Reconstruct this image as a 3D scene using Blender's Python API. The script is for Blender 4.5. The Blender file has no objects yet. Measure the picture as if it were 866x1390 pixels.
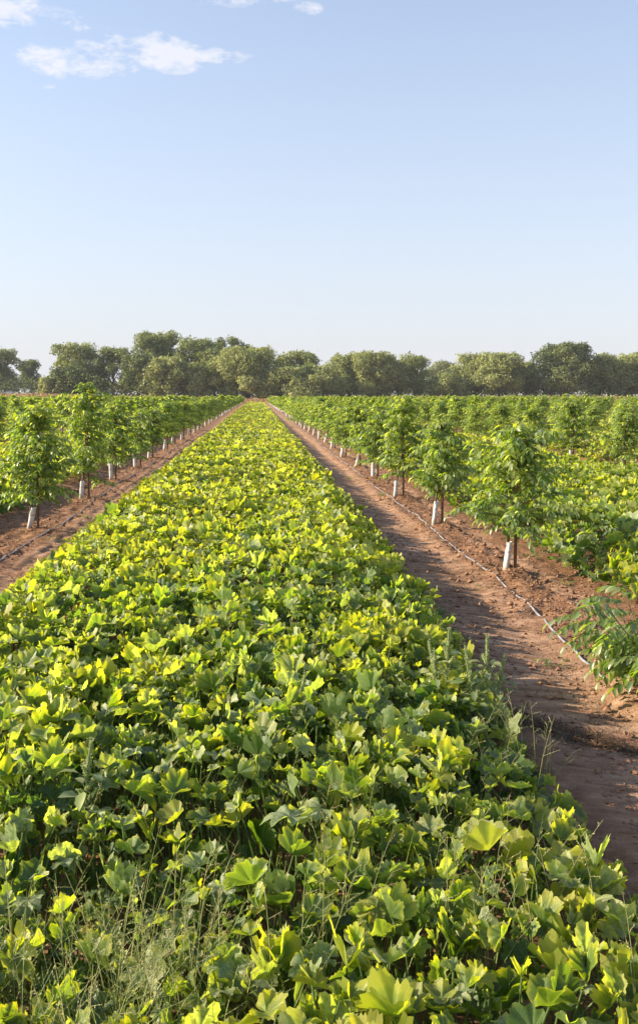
import bpy, math, random
import numpy as np
from mathutils import Vector, Matrix

R = math.radians
rng = np.random.default_rng(11)
random.seed(11)
scene = bpy.context.scene
COL = scene.collection

# ------------------------------------------------------------------ camera
CAM_H = 2.6
cam_d = bpy.data.cameras.new('camera')
cam = bpy.data.objects.new('camera', cam_d)
COL.objects.link(cam)
cam_d.sensor_fit = 'VERTICAL'
cam_d.sensor_height = 36.0
cam_d.sensor_width = 36.0
cam_d.lens = 36.0 * 1264 / 1390
cam_d.shift_y = -45.0 / 1390
cam_d.clip_start = 0.05
cam_d.clip_end = 6000
cam.location = (0, 0, CAM_H)
CAM_PITCH, CAM_YAW = 5.135, 3.79
cam.rotation_euler = (R(90 - CAM_PITCH), 0, R(-CAM_YAW))
scene.camera = cam

# ------------------------------------------------------------------ sky, sun, exposure
SUN_EL = 24.0
SUN_AZ = -84.0            # clockwise from +Y (the rows' direction): the sun stands to the left, a little ahead
world = bpy.data.worlds.new('World')
scene.world = world
world.use_nodes = True
wn, wl = world.node_tree.nodes, world.node_tree.links
wn.clear()
w_out = wn.new('ShaderNodeOutputWorld')
w_bg = wn.new('ShaderNodeBackground')
w_bg.inputs['Strength'].default_value = 0.125
sky = wn.new('ShaderNodeTexSky')
sky.sky_type = 'NISHITA'
sky.sun_disc = False
sky.sun_elevation = R(SUN_EL)
sky.sun_rotation = R(SUN_AZ)
sky.altitude = 20
sky.air_density = 1.0
sky.dust_density = 1.2
sky.ozone_density = 2.5
# thin clouds, placed by their direction in the sky
def wmath(op, a, b=None, c=None, clamp=False):
    n = wn.new('ShaderNodeMath'); n.operation = op; n.use_clamp = clamp
    for i, v in enumerate((a, b, c)):
        if v is None: continue
        if isinstance(v, (int, float)): n.inputs[i].default_value = v
        else: wl.new(v, n.inputs[i])
    return n.outputs[0]
tc = wn.new('ShaderNodeTexCoord')
sp = wn.new('ShaderNodeSeparateXYZ'); wl.new(tc.outputs['Generated'], sp.inputs[0])
yy = wmath('MAXIMUM', sp.outputs[1], 0.02)
cu = wmath('DIVIDE', sp.outputs[0], yy)
cv = wmath('DIVIDE', sp.outputs[2], yy)
cc = wn.new('ShaderNodeCombineXYZ')
wl.new(cu, cc.inputs[0]); wl.new(wmath('MULTIPLY', cv, 1.9), cc.inputs[1])
nz = wn.new('ShaderNodeTexNoise'); nz.inputs['Scale'].default_value = 15; nz.inputs['Detail'].default_value = 8
nz.inputs['Roughness'].default_value = 0.6; nz.inputs['Distortion'].default_value = 0.3
wl.new(cc.outputs[0], nz.inputs['Vector'])
nz2 = wn.new('ShaderNodeTexNoise'); nz2.inputs['Scale'].default_value = 52; nz2.inputs['Detail'].default_value = 7
nz2.inputs['Roughness'].default_value = 0.65
wl.new(cc.outputs[0], nz2.inputs['Vector'])
def blob(u0, v0, ru, rv, amp, slant=0.0):
    v0 = 0.345 + (v0 - 0.378) * 0.89
    du = wmath('DIVIDE', wmath('SUBTRACT', cu, u0), ru)
    dv = wmath('DIVIDE', wmath('SUBTRACT', wmath('SUBTRACT', cv, v0), wmath('MULTIPLY', wmath('SUBTRACT', cu, u0), slant)), rv)
    d2 = wmath('ADD', wmath('MULTIPLY', du, du), wmath('MULTIPLY', dv, dv))
    return wmath('MULTIPLY', wmath('MAXIMUM', wmath('SUBTRACT', 1.0, d2), 0.0), amp)
CLOUDS = [  # u, v, half width, half height, strength, slant
    (-0.213, 0.371, 0.036, 0.019, 1.15, -0.15), (-0.165, 0.366, 0.050, 0.013, 0.85, 0.0), (-0.120, 0.395, 0.040, 0.013, 0.75, 0.1),
    (-0.085, 0.381, 0.040, 0.021, 1.2, 0.0), (-0.045, 0.3815, 0.048, 0.010, 1.05, 0.0), (-0.150, 0.384, 0.060, 0.018, 0.6, 0.1),
    (-0.262, 0.433, 0.060, 0.026, 1.05, -0.1), (-0.200, 0.420, 0.07, 0.012, 0.35, -0.2),
    (-0.213, 0.3445, 0.012, 0.004, 0.6, 0.0), (-0.010, 0.444, 0.06, 0.008, 0.6, 0.05), (0.055, 0.4375, 0.018, 0.008, 0.65, 0.0),
]
tot = None
for b in CLOUDS:
    o = blob(*b)
    tot = o if tot is None else wmath('MAXIMUM', tot, o)
dens = wmath('ADD', wmath('MULTIPLY', tot, 1.05), wmath('ADD', wmath('MULTIPLY', wmath('SUBTRACT', nz.outputs['Fac'], 0.54), 2.4), wmath('MULTIPLY', wmath('SUBTRACT', nz2.outputs['Fac'], 0.53), 3.6)))
dens = wmath('MULTIPLY', dens, wmath('MINIMUM', wmath('MULTIPLY', tot, 4.0), 1.0))
dens = wmath('MULTIPLY', wmath('MINIMUM', wmath('MAXIMUM', dens, 0.0), 1.0), 0.72)
front = wmath('GREATER_THAN', sp.outputs[1], 0.05)
dens = wmath('MULTIPLY', dens, front)
mixc = wn.new('ShaderNodeMix'); mixc.data_type = 'RGBA'
wl.new(dens, mixc.inputs[0])
# pale haze towards the horizon
hlen = wmath('SQRT', wmath('ADD', wmath('MULTIPLY', sp.outputs[0], sp.outputs[0]), wmath('MULTIPLY', sp.outputs[1], sp.outputs[1])))
elv = wmath('MAXIMUM', wmath('DIVIDE', sp.outputs[2], wmath('MAXIMUM', hlen, 0.05)), 0.0)
hzf = wmath('MULTIPLY', wmath('EXPONENT', wmath('MULTIPLY', elv, -2.5)), 0.95)
mixh = wn.new('ShaderNodeMix'); mixh.data_type = 'RGBA'
tn = wn.new('ShaderNodeMix'); tn.data_type = 'RGBA'; tn.blend_type = 'MULTIPLY'; tn.inputs[0].default_value = 1
wl.new(sky.outputs[0], tn.inputs[6]); tn.inputs[7].default_value = (1.03, 1.00, 0.99, 1)
wl.new(hzf, mixh.inputs[0]); wl.new(tn.outputs[2], mixh.inputs[6]); mixh.inputs[7].default_value = (2.86, 2.93, 3.22, 1)
wl.new(mixh.outputs[2], mixc.inputs[6])
mixc.inputs[7].default_value = (3.75, 3.68, 3.85, 1)
wl.new(mixc.outputs[2], w_bg.inputs['Color'])
wl.new(w_bg.outputs[0], w_out.inputs['Surface'])

sun_d = bpy.data.lights.new('sun', 'SUN')
sun_d.energy = 5.0
sun_d.angle = R(0.53)
sun_d.color = (1.0, 0.85, 0.62)
sun = bpy.data.objects.new('sun', sun_d)
COL.objects.link(sun)
_az, _el = R(SUN_AZ), R(SUN_EL)
to_sun = Vector((math.sin(_az) * math.cos(_el), math.cos(_az) * math.cos(_el), math.sin(_el)))
sun.rotation_euler = to_sun.to_track_quat('Z', 'Y').to_euler()
sun.location = to_sun * 50

vs = scene.view_settings
scene.display_settings.display_device = 'sRGB'
vs.view_transform = 'Standard'; vs.look = 'None'; vs.exposure = 1.10; vs.gamma = 1.0
vs.use_curve_mapping = False
cy = scene.cycles
cy.max_bounces = 7; cy.diffuse_bounces = 3; cy.glossy_bounces = 2; cy.transmission_bounces = 4; cy.transparent_max_bounces = 4
cy.volume_bounces = 0
cy.use_denoising = True
cy.denoiser = 'OPENIMAGEDENOISE'
cy.denoising_input_passes = 'RGB_ALBEDO_NORMAL'
cy.denoising_prefilter = 'ACCURATE'
cy.sample_clamp_indirect = 6
cy.use_adaptive_sampling = True
cy.adaptive_threshold = 0.015

# ------------------------------------------------------------------ helpers
def tag(o, label=None, cat=None, group=None, kind=None):
    if label: o['label'] = label
    if cat: o['category'] = cat
    if group: o['group'] = group
    if kind: o['kind'] = kind
    return o

def vnoise(x, y, seed=0):
    x = np.asarray(x, float); y = np.asarray(y, float)
    xi = np.floor(x); yi = np.floor(y); fx = x - xi; fy = y - yi
    fx = fx * fx * (3 - 2 * fx); fy = fy * fy * (3 - 2 * fy)
    def h(a, b):
        a = a.astype(np.int64); b = b.astype(np.int64)
        n = (a * 374761393 + b * 668265263 + seed * 974711) & 0x7fffffff
        n = ((n ^ (n >> 13)) * 1274126177) & 0x7fffffff
        n = n ^ (n >> 16)
        return (n & 0xffffff) / float(0xffffff)
    a = h(xi, yi); b = h(xi + 1, yi); c = h(xi, yi + 1); d = h(xi + 1, yi + 1)
    return (a * (1 - fx) + b * fx) * (1 - fy) + (c * (1 - fx) + d * fx) * fy

def fbm(x, y, octv=4, seed=0, g=0.5):
    s = 0; a = 1; t = 0
    for k in range(octv):
        s = s + a * vnoise(np.asarray(x) * 2 ** k, np.asarray(y) * 2 ** k, seed + 17 * k); t += a; a *= g
    return s / t

def sstep(a, b, x):
    t = np.clip((np.asarray(x, float) - a) / (b - a), 0, 1)
    return t * t * (3 - 2 * t)

class Acc:
    """collects vertices, faces and per-vertex attributes; build() links ONE mesh"""
    def __init__(s): s.V = []; s.L = []; s.S = []; s.C = []; s.U = []; s.M = []; s.n = 0
    def add(s, V, F, C=None, U=None, m=0):
        V = np.asarray(V, np.float32).reshape(-1, 3); F = np.asarray(F, np.int64)
        if len(F) == 0: return
        s.V.append(V); s.L.append((F + s.n).ravel()); s.S.append(np.full(len(F), F.shape[1], np.int32))
        s.M.append(np.full(len(F), m, np.int32))
        C = np.zeros((len(V), 4), np.float32) if C is None else np.broadcast_to(np.asarray(C, np.float32), (len(V), 4))
        U = np.zeros((len(V), 3), np.float32) if U is None else np.asarray(U, np.float32).reshape(-1, 3)
        s.C.append(C); s.U.append(U); s.n += len(V)
    def mesh(s, name, mats, smooth=True):
        V = np.concatenate(s.V); L = np.concatenate(s.L); S = np.concatenate(s.S); M = np.concatenate(s.M)
        me = bpy.data.meshes.new(name)
        me.vertices.add(len(V)); me.vertices.foreach_set('co', V.ravel())
        me.loops.add(len(L)); me.loops.foreach_set('vertex_index', L.astype(np.int32))
        me.polygons.add(len(S)); st = np.concatenate(([0], np.cumsum(S)[:-1])).astype(np.int32)
        me.polygons.foreach_set('loop_start', st); me.polygons.foreach_set('loop_total', S)
        me.polygons.foreach_set('material_index', M)
        me.polygons.foreach_set('use_smooth', np.full(len(S), smooth, bool))
        for m in (mats if isinstance(mats, (list, tuple)) else [mats]): me.materials.append(m)
        a = me.attributes.new('tint', 'FLOAT_COLOR', 'POINT'); a.data.foreach_set('color', np.concatenate(s.C).astype(np.float32).ravel())
        a = me.attributes.new('leafuv', 'FLOAT_VECTOR', 'POINT'); a.data.foreach_set('vector', np.concatenate(s.U).astype(np.float32).ravel())
        me.update(calc_edges=True); me.validate()
        return me
    def build(s, name, mats, parent=None, smooth=True, loc=None):
        o = bpy.data.objects.new(name, s.mesh(name, mats, smooth)); COL.objects.link(o)
        if parent is not None: o.parent = parent
        if loc is not None: o.location = loc
        return o

def tube(acc, pts, rad, sides=6, C=None, m=0, cap=True):
    P = [Vector(p) for p in pts]; n = len(P)
    rad = [rad] * n if isinstance(rad, (int, float)) else list(rad)
    V = []; up = Vector((0.13, 0.21, 1)).normalized()
    for i in range(n):
        d = (P[min(i + 1, n - 1)] - P[max(i - 1, 0)])
        d = d.normalized() if d.length > 1e-9 else Vector((0, 0, 1))
        ref = up if abs(d.dot(up)) < 0.93 else Vector((1, 0.1, 0))
        a = d.cross(ref).normalized(); b = d.cross(a)
        for k in range(sides):
            t = 2 * math.pi * k / sides
            V.append(P[i] + (a * math.cos(t) + b * math.sin(t)) * rad[i])
    F = [[i * sides + k, i * sides + (k + 1) % sides, (i + 1) * sides + (k + 1) % sides, (i + 1) * sides + k]
         for i in range(n - 1) for k in range(sides)]
    V = [tuple(v) for v in V]
    acc.add(V, F, C, None, m)
    if cap:
        acc.add(V[-sides:], [list(range(sides))][:1] if sides > 2 else [], C, None, m)

def fnode(nt, kind, **kw):
    n = nt.nodes.new(kind)
    for k, v in kw.items(): setattr(n, k, v)
    return n

def new_mat(name):
    m = bpy.data.materials.new(name); m.use_nodes = True
    nt = m.node_tree; nt.nodes.clear()
    out = nt.nodes.new('ShaderNodeOutputMaterial')
    return m, nt, out

def mth(nt, op, a, b=None, clamp=False):
    n = nt.nodes.new('ShaderNodeMath'); n.operation = op; n.use_clamp = clamp
    for i, v in enumerate((a, b)):
        if v is None: continue
        if isinstance(v, (int, float)): n.inputs[i].default_value = v
        else: nt.links.new(v, n.inputs[i])
    return n.outputs[0]

def mixrgb(nt, f, a, b, blend='MIX'):
    n = nt.nodes.new('ShaderNodeMix'); n.data_type = 'RGBA'; n.blend_type = blend
    for sock, v in ((n.inputs[0], f), (n.inputs[6], a), (n.inputs[7], b)):
        if isinstance(v, (int, float)): sock.default_value = v
        elif isinstance(v, tuple): sock.default_value = (*v, 1) if len(v) == 3 else v
        else: nt.links.new(v, sock)
    return n.outputs[2]

def ramp(nt, fac, stops):
    n = nt.nodes.new('ShaderNodeValToRGB'); e = n.color_ramp.elements
    while len(e) > 1: e.remove(e[-1])
    e[0].position = stops[0][0]; e[0].color = (*stops[0][1], 1)
    for p, c in stops[1:]:
        k = e.new(p); k.color = (*c, 1)
    nt.links.new(fac, n.inputs[0]); return n.outputs[0]

def noise(nt, vec, scale, detail=3, rough=0.5, out='Fac'):
    n = nt.nodes.new('ShaderNodeTexNoise'); n.inputs['Scale'].default_value = scale
    n.inputs['Detail'].default_value = detail; n.inputs['Roughness'].default_value = rough
    if vec is not None: nt.links.new(vec, n.inputs['Vector'])
    return n.outputs[out]

def leaf_material(name, stops, trans_col, trans=0.4, rough=0.42, spec=0.4, veins=False, grey=(0.30, 0.34, 0.24), vmul=(0.7, 1.3), edge=0.0, felt=0.0, green=0.0, under=(0.17, 0.22, 0.10)):
    """tint = (hue, greyness, value, rim)"""
    m, nt, out = new_mat(name)
    at = fnode(nt, 'ShaderNodeAttribute', attribute_name='tint')
    sx = nt.nodes.new('ShaderNodeSeparateColor'); nt.links.new(at.outputs['Color'], sx.inputs[0])
    hue, gr, val, rim = sx.outputs[0], sx.outputs[1], sx.outputs[2], at.outputs['Alpha']
    geo = nt.nodes.new('ShaderNodeNewGeometry')
    h = hue
    if edge:
        e = mth(nt, 'MULTIPLY', mth(nt, 'POWER', rim, 5.0), edge)
        pn = noise(nt, geo.outputs['Position'], 14, 2)
        e = mth(nt, 'MULTIPLY', e, mth(nt, 'MULTIPLY', pn, hue))
        h = mth(nt, 'MAXIMUM', hue, mth(nt, 'MINIMUM', mth(nt, 'ADD', hue, mth(nt, 'MULTIPLY', e, 2.0)), 0.90))
    col = ramp(nt, h, stops)
    if veins:
        uv = fnode(nt, 'ShaderNodeAttribute', attribute_name='leafuv')
        su = nt.nodes.new('ShaderNodeSeparateXYZ'); nt.links.new(uv.outputs['Vector'], su.inputs[0])
        # main veins run at whole s; side veins leave them at a slant
        fr = mth(nt, 'ABSOLUTE', mth(nt, 'SUBTRACT', mth(nt, 'FRACT', mth(nt, 'ADD', su.outputs[0], 0.5)), 0.5))
        dist = mth(nt, 'MULTIPLY', fr, su.outputs[1])
        v1 = mth(nt, 'SUBTRACT', 1.0, mth(nt, 'DIVIDE', dist, 0.030), clamp=True)
        side = mth(nt, 'FRACT', mth(nt, 'SUBTRACT', mth(nt, 'MULTIPLY', su.outputs[1], 6.0), mth(nt, 'MULTIPLY', fr, 5.0)))
        side = mth(nt, 'ABSOLUTE', mth(nt, 'SUBTRACT', side, 0.5))
        v2 = mth(nt, 'MULTIPLY', mth(nt, 'SUBTRACT', 1.0, mth(nt, 'DIVIDE', side, 0.12), clamp=True), 0.35)
        vv = mth(nt, 'MAXIMUM', v1, v2)
        vv = mth(nt, 'MULTIPLY', vv, su.outputs[2])
        col = mixrgb(nt, mth(nt, 'MULTIPLY', vv, 0.60), col, (0.32, 0.38, 0.13))
        spot = mth(nt, 'MULTIPLY', mth(nt, 'SUBTRACT', noise(nt, geo.outputs['Position'], 75, 3, 0.6), 0.655), 14.0, clamp=True)
        spot = mth(nt, 'MULTIPLY', spot, mth(nt, 'ADD', 0.25, mth(nt, 'MULTIPLY', rim, 0.75)))
        col = mixrgb(nt, mth(nt, 'MULTIPLY', spot, 0.75), col, (0.34, 0.24, 0.10))
        n2 = noise(nt, geo.outputs['Position'], 38, 4, 0.65)
        mld_glint = mth(nt, 'MULTIPLY', gr, mth(nt, 'MULTIPLY', mth(nt, 'SUBTRACT', n2, 0.25), 2.4, clamp=True), clamp=True)  # mildew blotches; their pale tone also paints in sun highlights
        col = mixrgb(nt, mld_glint, col, grey)
    else:
        col = mixrgb(nt, gr, col, grey)
    # undersides are paler and duller
    col = mixrgb(nt, mth(nt, 'MULTIPLY', geo.outputs['Backfacing'], 0.35), col, under)
    vm = nt.nodes.new('ShaderNodeMapRange'); nt.links.new(val, vm.inputs[0])
    vm.inputs[3].default_value = vmul[0]; vm.inputs[4].default_value = vmul[1]
    col = mixrgb(nt, 1.0, col, vm.outputs[0], 'MULTIPLY')
    pb = nt.nodes.new('ShaderNodeBsdfPrincipled')
    base = mixrgb(nt, green, col, (0.050, 0.120, 0.016)) if green else col
    if felt: base = mixrgb(nt, felt, base, (0.22, 0.25, 0.155))
    nt.links.new(base, pb.inputs['Base Color']); pb.inputs['Roughness'].default_value = rough
    pb.inputs['Specular IOR Level'].default_value = spec
    tr = nt.nodes.new('ShaderNodeBsdfTranslucent')
    tcol = mixrgb(nt, 1.0, col, trans_col, 'MULTIPLY')
    nt.links.new(tcol, tr.inputs[0])
    if veins:
        bp = nt.nodes.new('ShaderNodeBump'); bp.inputs['Strength'].default_value = 0.35; bp.inputs['Distance'].default_value = 0.004
        hb = mth(nt, 'SUBTRACT', mth(nt, 'MULTIPLY', noise(nt, geo.outputs['Position'], 120, 2), 0.5), vv)
        nt.links.new(hb, bp.inputs['Height']); nt.links.new(bp.outputs[0], pb.inputs['Normal'])
    ms = nt.nodes.new('ShaderNodeMixShader'); ms.inputs[0].default_value = trans
    nt.links.new(pb.outputs[0], ms.inputs[1]); nt.links.new(tr.outputs[0], ms.inputs[2])
    nt.links.new(ms.outputs[0], out.inputs['Surface'])
    return m

def simple_mat(name, c0, c1, scale=20, rough=0.8, spec=0.3, stretch=None, bump=0.0, bdist=0.01, trans=0.0, detail=4):
    m, nt, out = new_mat(name)
    tcn = nt.nodes.new('ShaderNodeTexCoord'); vec = tcn.outputs['Object']
    if stretch:
        mp = nt.nodes.new('ShaderNodeMapping'); mp.inputs['Scale'].default_value = stretch
        nt.links.new(vec, mp.inputs[0]); vec = mp.outputs[0]
    nf = noise(nt, vec, scale, detail, 0.6)
    f = nt.nodes.new('ShaderNodeMapRange'); f.inputs[1].default_value = 0.3; f.inputs[2].default_value = 0.7
    nt.links.new(nf, f.inputs[0])
    col = mixrgb(nt, f.outputs[0], c0, c1)
    pb = nt.nodes.new('ShaderNodeBsdfPrincipled'); nt.links.new(col, pb.inputs['Base Color'])
    pb.inputs['Roughness'].default_value = rough; pb.inputs['Specular IOR Level'].default_value = spec
    if bump:
        bp = nt.nodes.new('ShaderNodeBump'); bp.inputs['Strength'].default_value = bump; bp.inputs['Distance'].default_value = bdist
        nt.links.new(nf, bp.inputs['Height']); nt.links.new(bp.outputs[0], pb.inputs['Normal'])
    if trans:
        tr = nt.nodes.new('ShaderNodeBsdfTranslucent'); nt.links.new(col, tr.inputs[0])
        ms = nt.nodes.new('ShaderNodeMixShader'); ms.inputs[0].default_value = trans
        nt.links.new(pb.outputs[0], ms.inputs[1]); nt.links.new(tr.outputs[0], ms.inputs[2])
        nt.links.new(ms.outputs[0], out.inputs['Surface'])
    else:
        nt.links.new(pb.outputs[0], out.inputs['Surface'])
    return m

M = {}
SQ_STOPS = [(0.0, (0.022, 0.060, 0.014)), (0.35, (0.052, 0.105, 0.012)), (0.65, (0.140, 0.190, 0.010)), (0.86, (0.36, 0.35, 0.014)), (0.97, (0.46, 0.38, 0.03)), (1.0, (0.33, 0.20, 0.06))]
M['squash'] = leaf_material('squash_leaf', SQ_STOPS, (2.35, 2.55, 0.4), 0.43, 0.45, 0.45, veins=True, edge=1.3, felt=0.12, green=0.38, grey=(0.50, 0.52, 0.40))
M['squash_far'] = leaf_material('squash_leaf_plain', SQ_STOPS, (1.9, 2.0, 0.9), 0.42, 0.48, 0.38, edge=0.6)
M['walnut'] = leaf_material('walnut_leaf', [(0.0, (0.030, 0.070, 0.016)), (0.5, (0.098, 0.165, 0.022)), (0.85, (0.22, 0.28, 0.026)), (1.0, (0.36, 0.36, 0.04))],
                            (2.4, 2.6, 0.6), 0.42, 0.36, 0.7, felt=0.15, green=0.2, grey=(0.46, 0.47, 0.34))  # grey is the cream of sun highlights, painted per leaflet
M['weed'] = leaf_material('weed_leaf', [(0.0, (0.06, 0.12, 0.02)), (0.4, (0.22, 0.30, 0.07)), (0.7, (0.56, 0.52, 0.28)), (0.9, (0.40, 0.30, 0.16)), (1.0, (0.20, 0.07, 0.06))],
                          (1.5, 1.5, 0.9), 0.35, 0.5, 0.35)
M['tree_leaf'] = leaf_material('woodland_leaf', [(0.0, (0.065, 0.095, 0.036)), (0.5, (0.21, 0.24, 0.085)), (1.0, (0.40, 0.41, 0.16))],
                               (1.4, 1.45, 0.8), 0.3, 0.6, 0.25)
M['bark'] = simple_mat('young_bark', (0.10, 0.075, 0.05), (0.22, 0.17, 0.12), 60, 0.85, 0.2, (1, 1, 0.25), 0.5)
M['old_bark'] = simple_mat('old_bark', (0.07, 0.055, 0.04), (0.15, 0.12, 0.09), 3, 0.9, 0.2, (1, 1, 0.3), 0.5, 0.05)
M['stake'] = simple_mat('stake_wood', (0.10, 0.055, 0.035), (0.20, 0.115, 0.07), 40, 0.8, 0.25, (1, 1, 0.12), 0.4)
M['guard'] = simple_mat('guard_plastic', (0.78, 0.77, 0.76), (0.86, 0.85, 0.84), 14, 0.5, 0.4, None, 0.25, 0.01, trans=0.25)
nt = M['guard'].node_tree
pbn = [n for n in nt.nodes if n.type == 'BSDF_PRINCIPLED'][0]; trn = [n for n in nt.nodes if n.type == 'BSDF_TRANSLUCENT'][0]
src = pbn.inputs['Base Color'].links[0].from_socket
tco = [n for n in nt.nodes if n.type == 'TEX_COORD'][0]
sz_ = nt.nodes.new('ShaderNodeSeparateXYZ'); nt.links.new(tco.outputs['Object'], sz_.inputs[0])
oi = nt.nodes.new('ShaderNodeObjectInfo')
geo_ = nt.nodes.new('ShaderNodeNewGeometry')
spl = noise(nt, geo_.outputs['Position'], 22, 4, 0.7)
lowz = mth(nt, 'SUBTRACT', 1.0, mth(nt, 'DIVIDE', sz_.outputs[2], mth(nt, 'ADD', 0.16, mth(nt, 'MULTIPLY', oi.outputs['Random'], 0.2))), clamp=True)
df = mth(nt, 'MULTIPLY', mth(nt, 'ADD', lowz, mth(nt, 'SUBTRACT', spl, 0.98)), 1.8, clamp=True)
c2_ = mixrgb(nt, mth(nt, 'MULTIPLY', df, 0.8), src, (0.36, 0.21, 0.13))
nt.links.new(c2_, pbn.inputs['Base Color']); nt.links.new(c2_, trn.inputs[0])
M['guard_band'] = simple_mat('guard_print', (0.55, 0.36, 0.34), (0.66, 0.5, 0.48), 30, 0.5, 0.3)
M['tie'] = simple_mat('green_tie', (0.05, 0.10, 0.06), (0.08, 0.15, 0.08), 40, 0.5, 0.4)
M['hose'] = simple_mat('hose_plastic', (0.15, 0.15, 0.165), (0.36, 0.36, 0.39), 9, 0.33, 0.6)
M['car_paint'] = simple_mat('white_car_paint', (0.78, 0.79, 0.80), (0.82, 0.82, 0.83), 3, 0.25, 0.6)
M['car_glass'] = simple_mat('dark_car_glass', (0.03, 0.035, 0.04), (0.05, 0.055, 0.06), 3, 0.08, 0.8)
M['tyre'] = simple_mat('tyre_rubber', (0.02, 0.02, 0.02), (0.035, 0.035, 0.035), 8, 0.9, 0.2)
M['clod'] = simple_mat('soil_clod', (0.17, 0.088, 0.05), (0.36, 0.21, 0.13), 1.6, 0.95, 0.1, None, 0.4, 0.02)
M['straw'] = leaf_material('dry_straw', [(0.0, (0.035, 0.02, 0.013)), (0.5, (0.24, 0.15, 0.08)), (1.0, (0.48, 0.36, 0.20))], (1, 1, 1), 0.1, 0.7, 0.2, under=(0.10, 0.06, 0.035))
M['dry_grass'] = leaf_material('dry_grass', [(0.0, (0.34, 0.20, 0.09)), (1.0, (0.52, 0.36, 0.19))], (1, 1, 1), 0.3, 0.8, 0.1, under=(0.40, 0.27, 0.13))

# ------------------------------------------------------------------ layout
ROW_X = {0: 3.77, -1: -4.31}
for k in range(1, 16): ROW_X[k] = 3.77 + 8.25 * k
for k in range(2, 12): ROW_X[-k] = -4.31 - 8.15 * (k - 1)
STEP = 5.22
ROW_END = 283.0
def row_ys(k):
    base = {0: 13.35, -1: 18.60}.get(k, 13.75 + 0.25 * math.sin(k * 2.3))
    ys = []; y = base
    while y > 6: y -= STEP
    while y < ROW_END:
        ys.append(y); y += STEP
    return ys
TREES = []           # row, index, x, y
for k in sorted(ROW_X):
    for i, y in enumerate(row_ys(k)):
        j = random.Random(k * 1000 + i)
        TREES.append((k, i, ROW_X[k] + j.uniform(-.06, .06), y + j.uniform(-.18, .18)))
T_ARR = np.array([(t[2], t[3]) for t in TREES])

BEDS = [(-3.15, 2.10, 0.47)]
for k in range(0, 14):
    BEDS.append((ROW_X[k] + (0.95 if k == 0 else 1.15), ROW_X[k + 1] - 1.35, 0.62))
for k in range(1, 9):
    BEDS.append((ROW_X[-k - 1] + 1.35, ROW_X[-k] - 1.25, 0.58))

NEAR_T = T_ARR[(T_ARR[:, 1] < 75) & (np.abs(T_ARR[:, 0]) < 45)]

def gz(x, y, fine=True):
    x = np.asarray(x, float); y = np.asarray(y, float)
    z = 0.05 * (fbm(x * 0.25, y * 0.25, 2, 3) - 0.5)
    for k, rx in ROW_X.items():
        if abs(k) > 3: continue
        wob = 0.10 * (vnoise(y * 0.35, y * 0 + k, 8) - 0.5) + 0.10 * (fbm(y * 3.0, y * 0 + k, 3, 18) - 0.5)
        re = (0.62 if k == -1 else 0.28) + wob
        d = x - rx
        z = z - 0.10 * (1 - sstep(0.7, 1.7, np.abs(d))) * (1 - sstep(60, 120, y))
        z = z + (0.035 if k == -1 else 0.04) * sstep(-0.85, -0.35, d) * (1 - sstep(re - 0.10, re + 0.02, d)) * (1 - sstep(60, 120, y))
    if fine:
        rough = np.zeros_like(x)
        for rx in (ROW_X[0], ROW_X[-1], ROW_X[1]):
            rough = np.maximum(rough, 1 - sstep(0.5, 1.0, np.abs(x - rx - 0.15)))
        rough = np.maximum(rough, 0.8 * (sstep(4.25, 4.5, x) * (1 - sstep(5.3, 5.6, x))))
        z = z + (0.022 + 0.13 * rough) * (fbm(x * 4, y * 4, 4, 5, 0.65) - 0.5) * (1 - sstep(40, 90, y))
        z = z + 0.04 * (fbm(x * 1.1, y * 0.6, 4, 9) - 0.5)
        # mounds hilled up round the trees
        for (tx, ty) in NEAR_T:
            m_ = (np.abs(x - tx) < 1.3) & (np.abs(y - ty) < 1.3)
            if not m_.any(): continue
            d2 = ((x[m_] - tx) ** 2 / 0.16 + (y[m_] - ty) ** 2 / 0.13)
            z[m_] += 0.08 * np.exp(-d2) * (0.7 + 0.9 * (fbm(x[m_] * 6, y[m_] * 6, 3, 21) - 0.3))
        # wheel ruts of the track
        for rx, wd in ((2.35, .16), (3.05, .13), (-3.45, .12)):
            z = z - 0.02 * np.exp(-((x - rx - 0.08 * np.sin(y * 0.4)) / wd) ** 2) * (1 - sstep(50, 100, y))
    # the bank at the end of the field, higher to the left
    hb = 1.15 + 1.9 * sstep(-10, -75, x) * 1.0 + 0.45 * sstep(20, 60, x)
    hb = 1.15 + 1.75 * (1 - sstep(-75, -10, x)) + 0.6 * sstep(15, 60, x)
    z = z + hb * sstep(291, 303, y)
    return z

def gz1(x, y): return float(gz(np.array([x]), np.array([y]))[0])

# ------------------------------------------------------------------ ground
def lines(a, b, f): 
    out = [a]
    while out[-1] < b: out.append(out[-1] + f(out[-1]))
    return out
ysl = [-400, -100, -30, -10, -3, 0] + lines(2.0, 330, lambda v: max(0.03, 0.0065 * v)) + lines(335, 3600, lambda v: 0.05 * v)
xr = lines(0, 7, lambda v: 0.04) ; xr += lines(xr[-1] + .06, 13, lambda v: 0.08); xr += lines(xr[-1] + .3, 130, lambda v: 0.045 * v); xr += lines(xr[-1] + 10, 3000, lambda v: 0.2 * v)
xl = lines(0, 6.4, lambda v: 0.04); xl += lines(xl[-1] + .06, 9, lambda v: 0.1); xl += lines(xl[-1] + .3, 130, lambda v: 0.045 * v); xl += lines(xl[-1] + 10, 3000, lambda v: 0.2 * v)
xs = np.array([-v for v in xl[::-1][:-1]] + xr); ys = np.array(ysl)
GX, GY = np.meshgrid(xs, ys)
GZ = gz(GX.ravel().copy(), GY.ravel().copy()).reshape(GX.shape)
nx, ny = len(xs), len(ys)
idx = np.arange(nx * ny).reshape(ny, nx)
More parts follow.
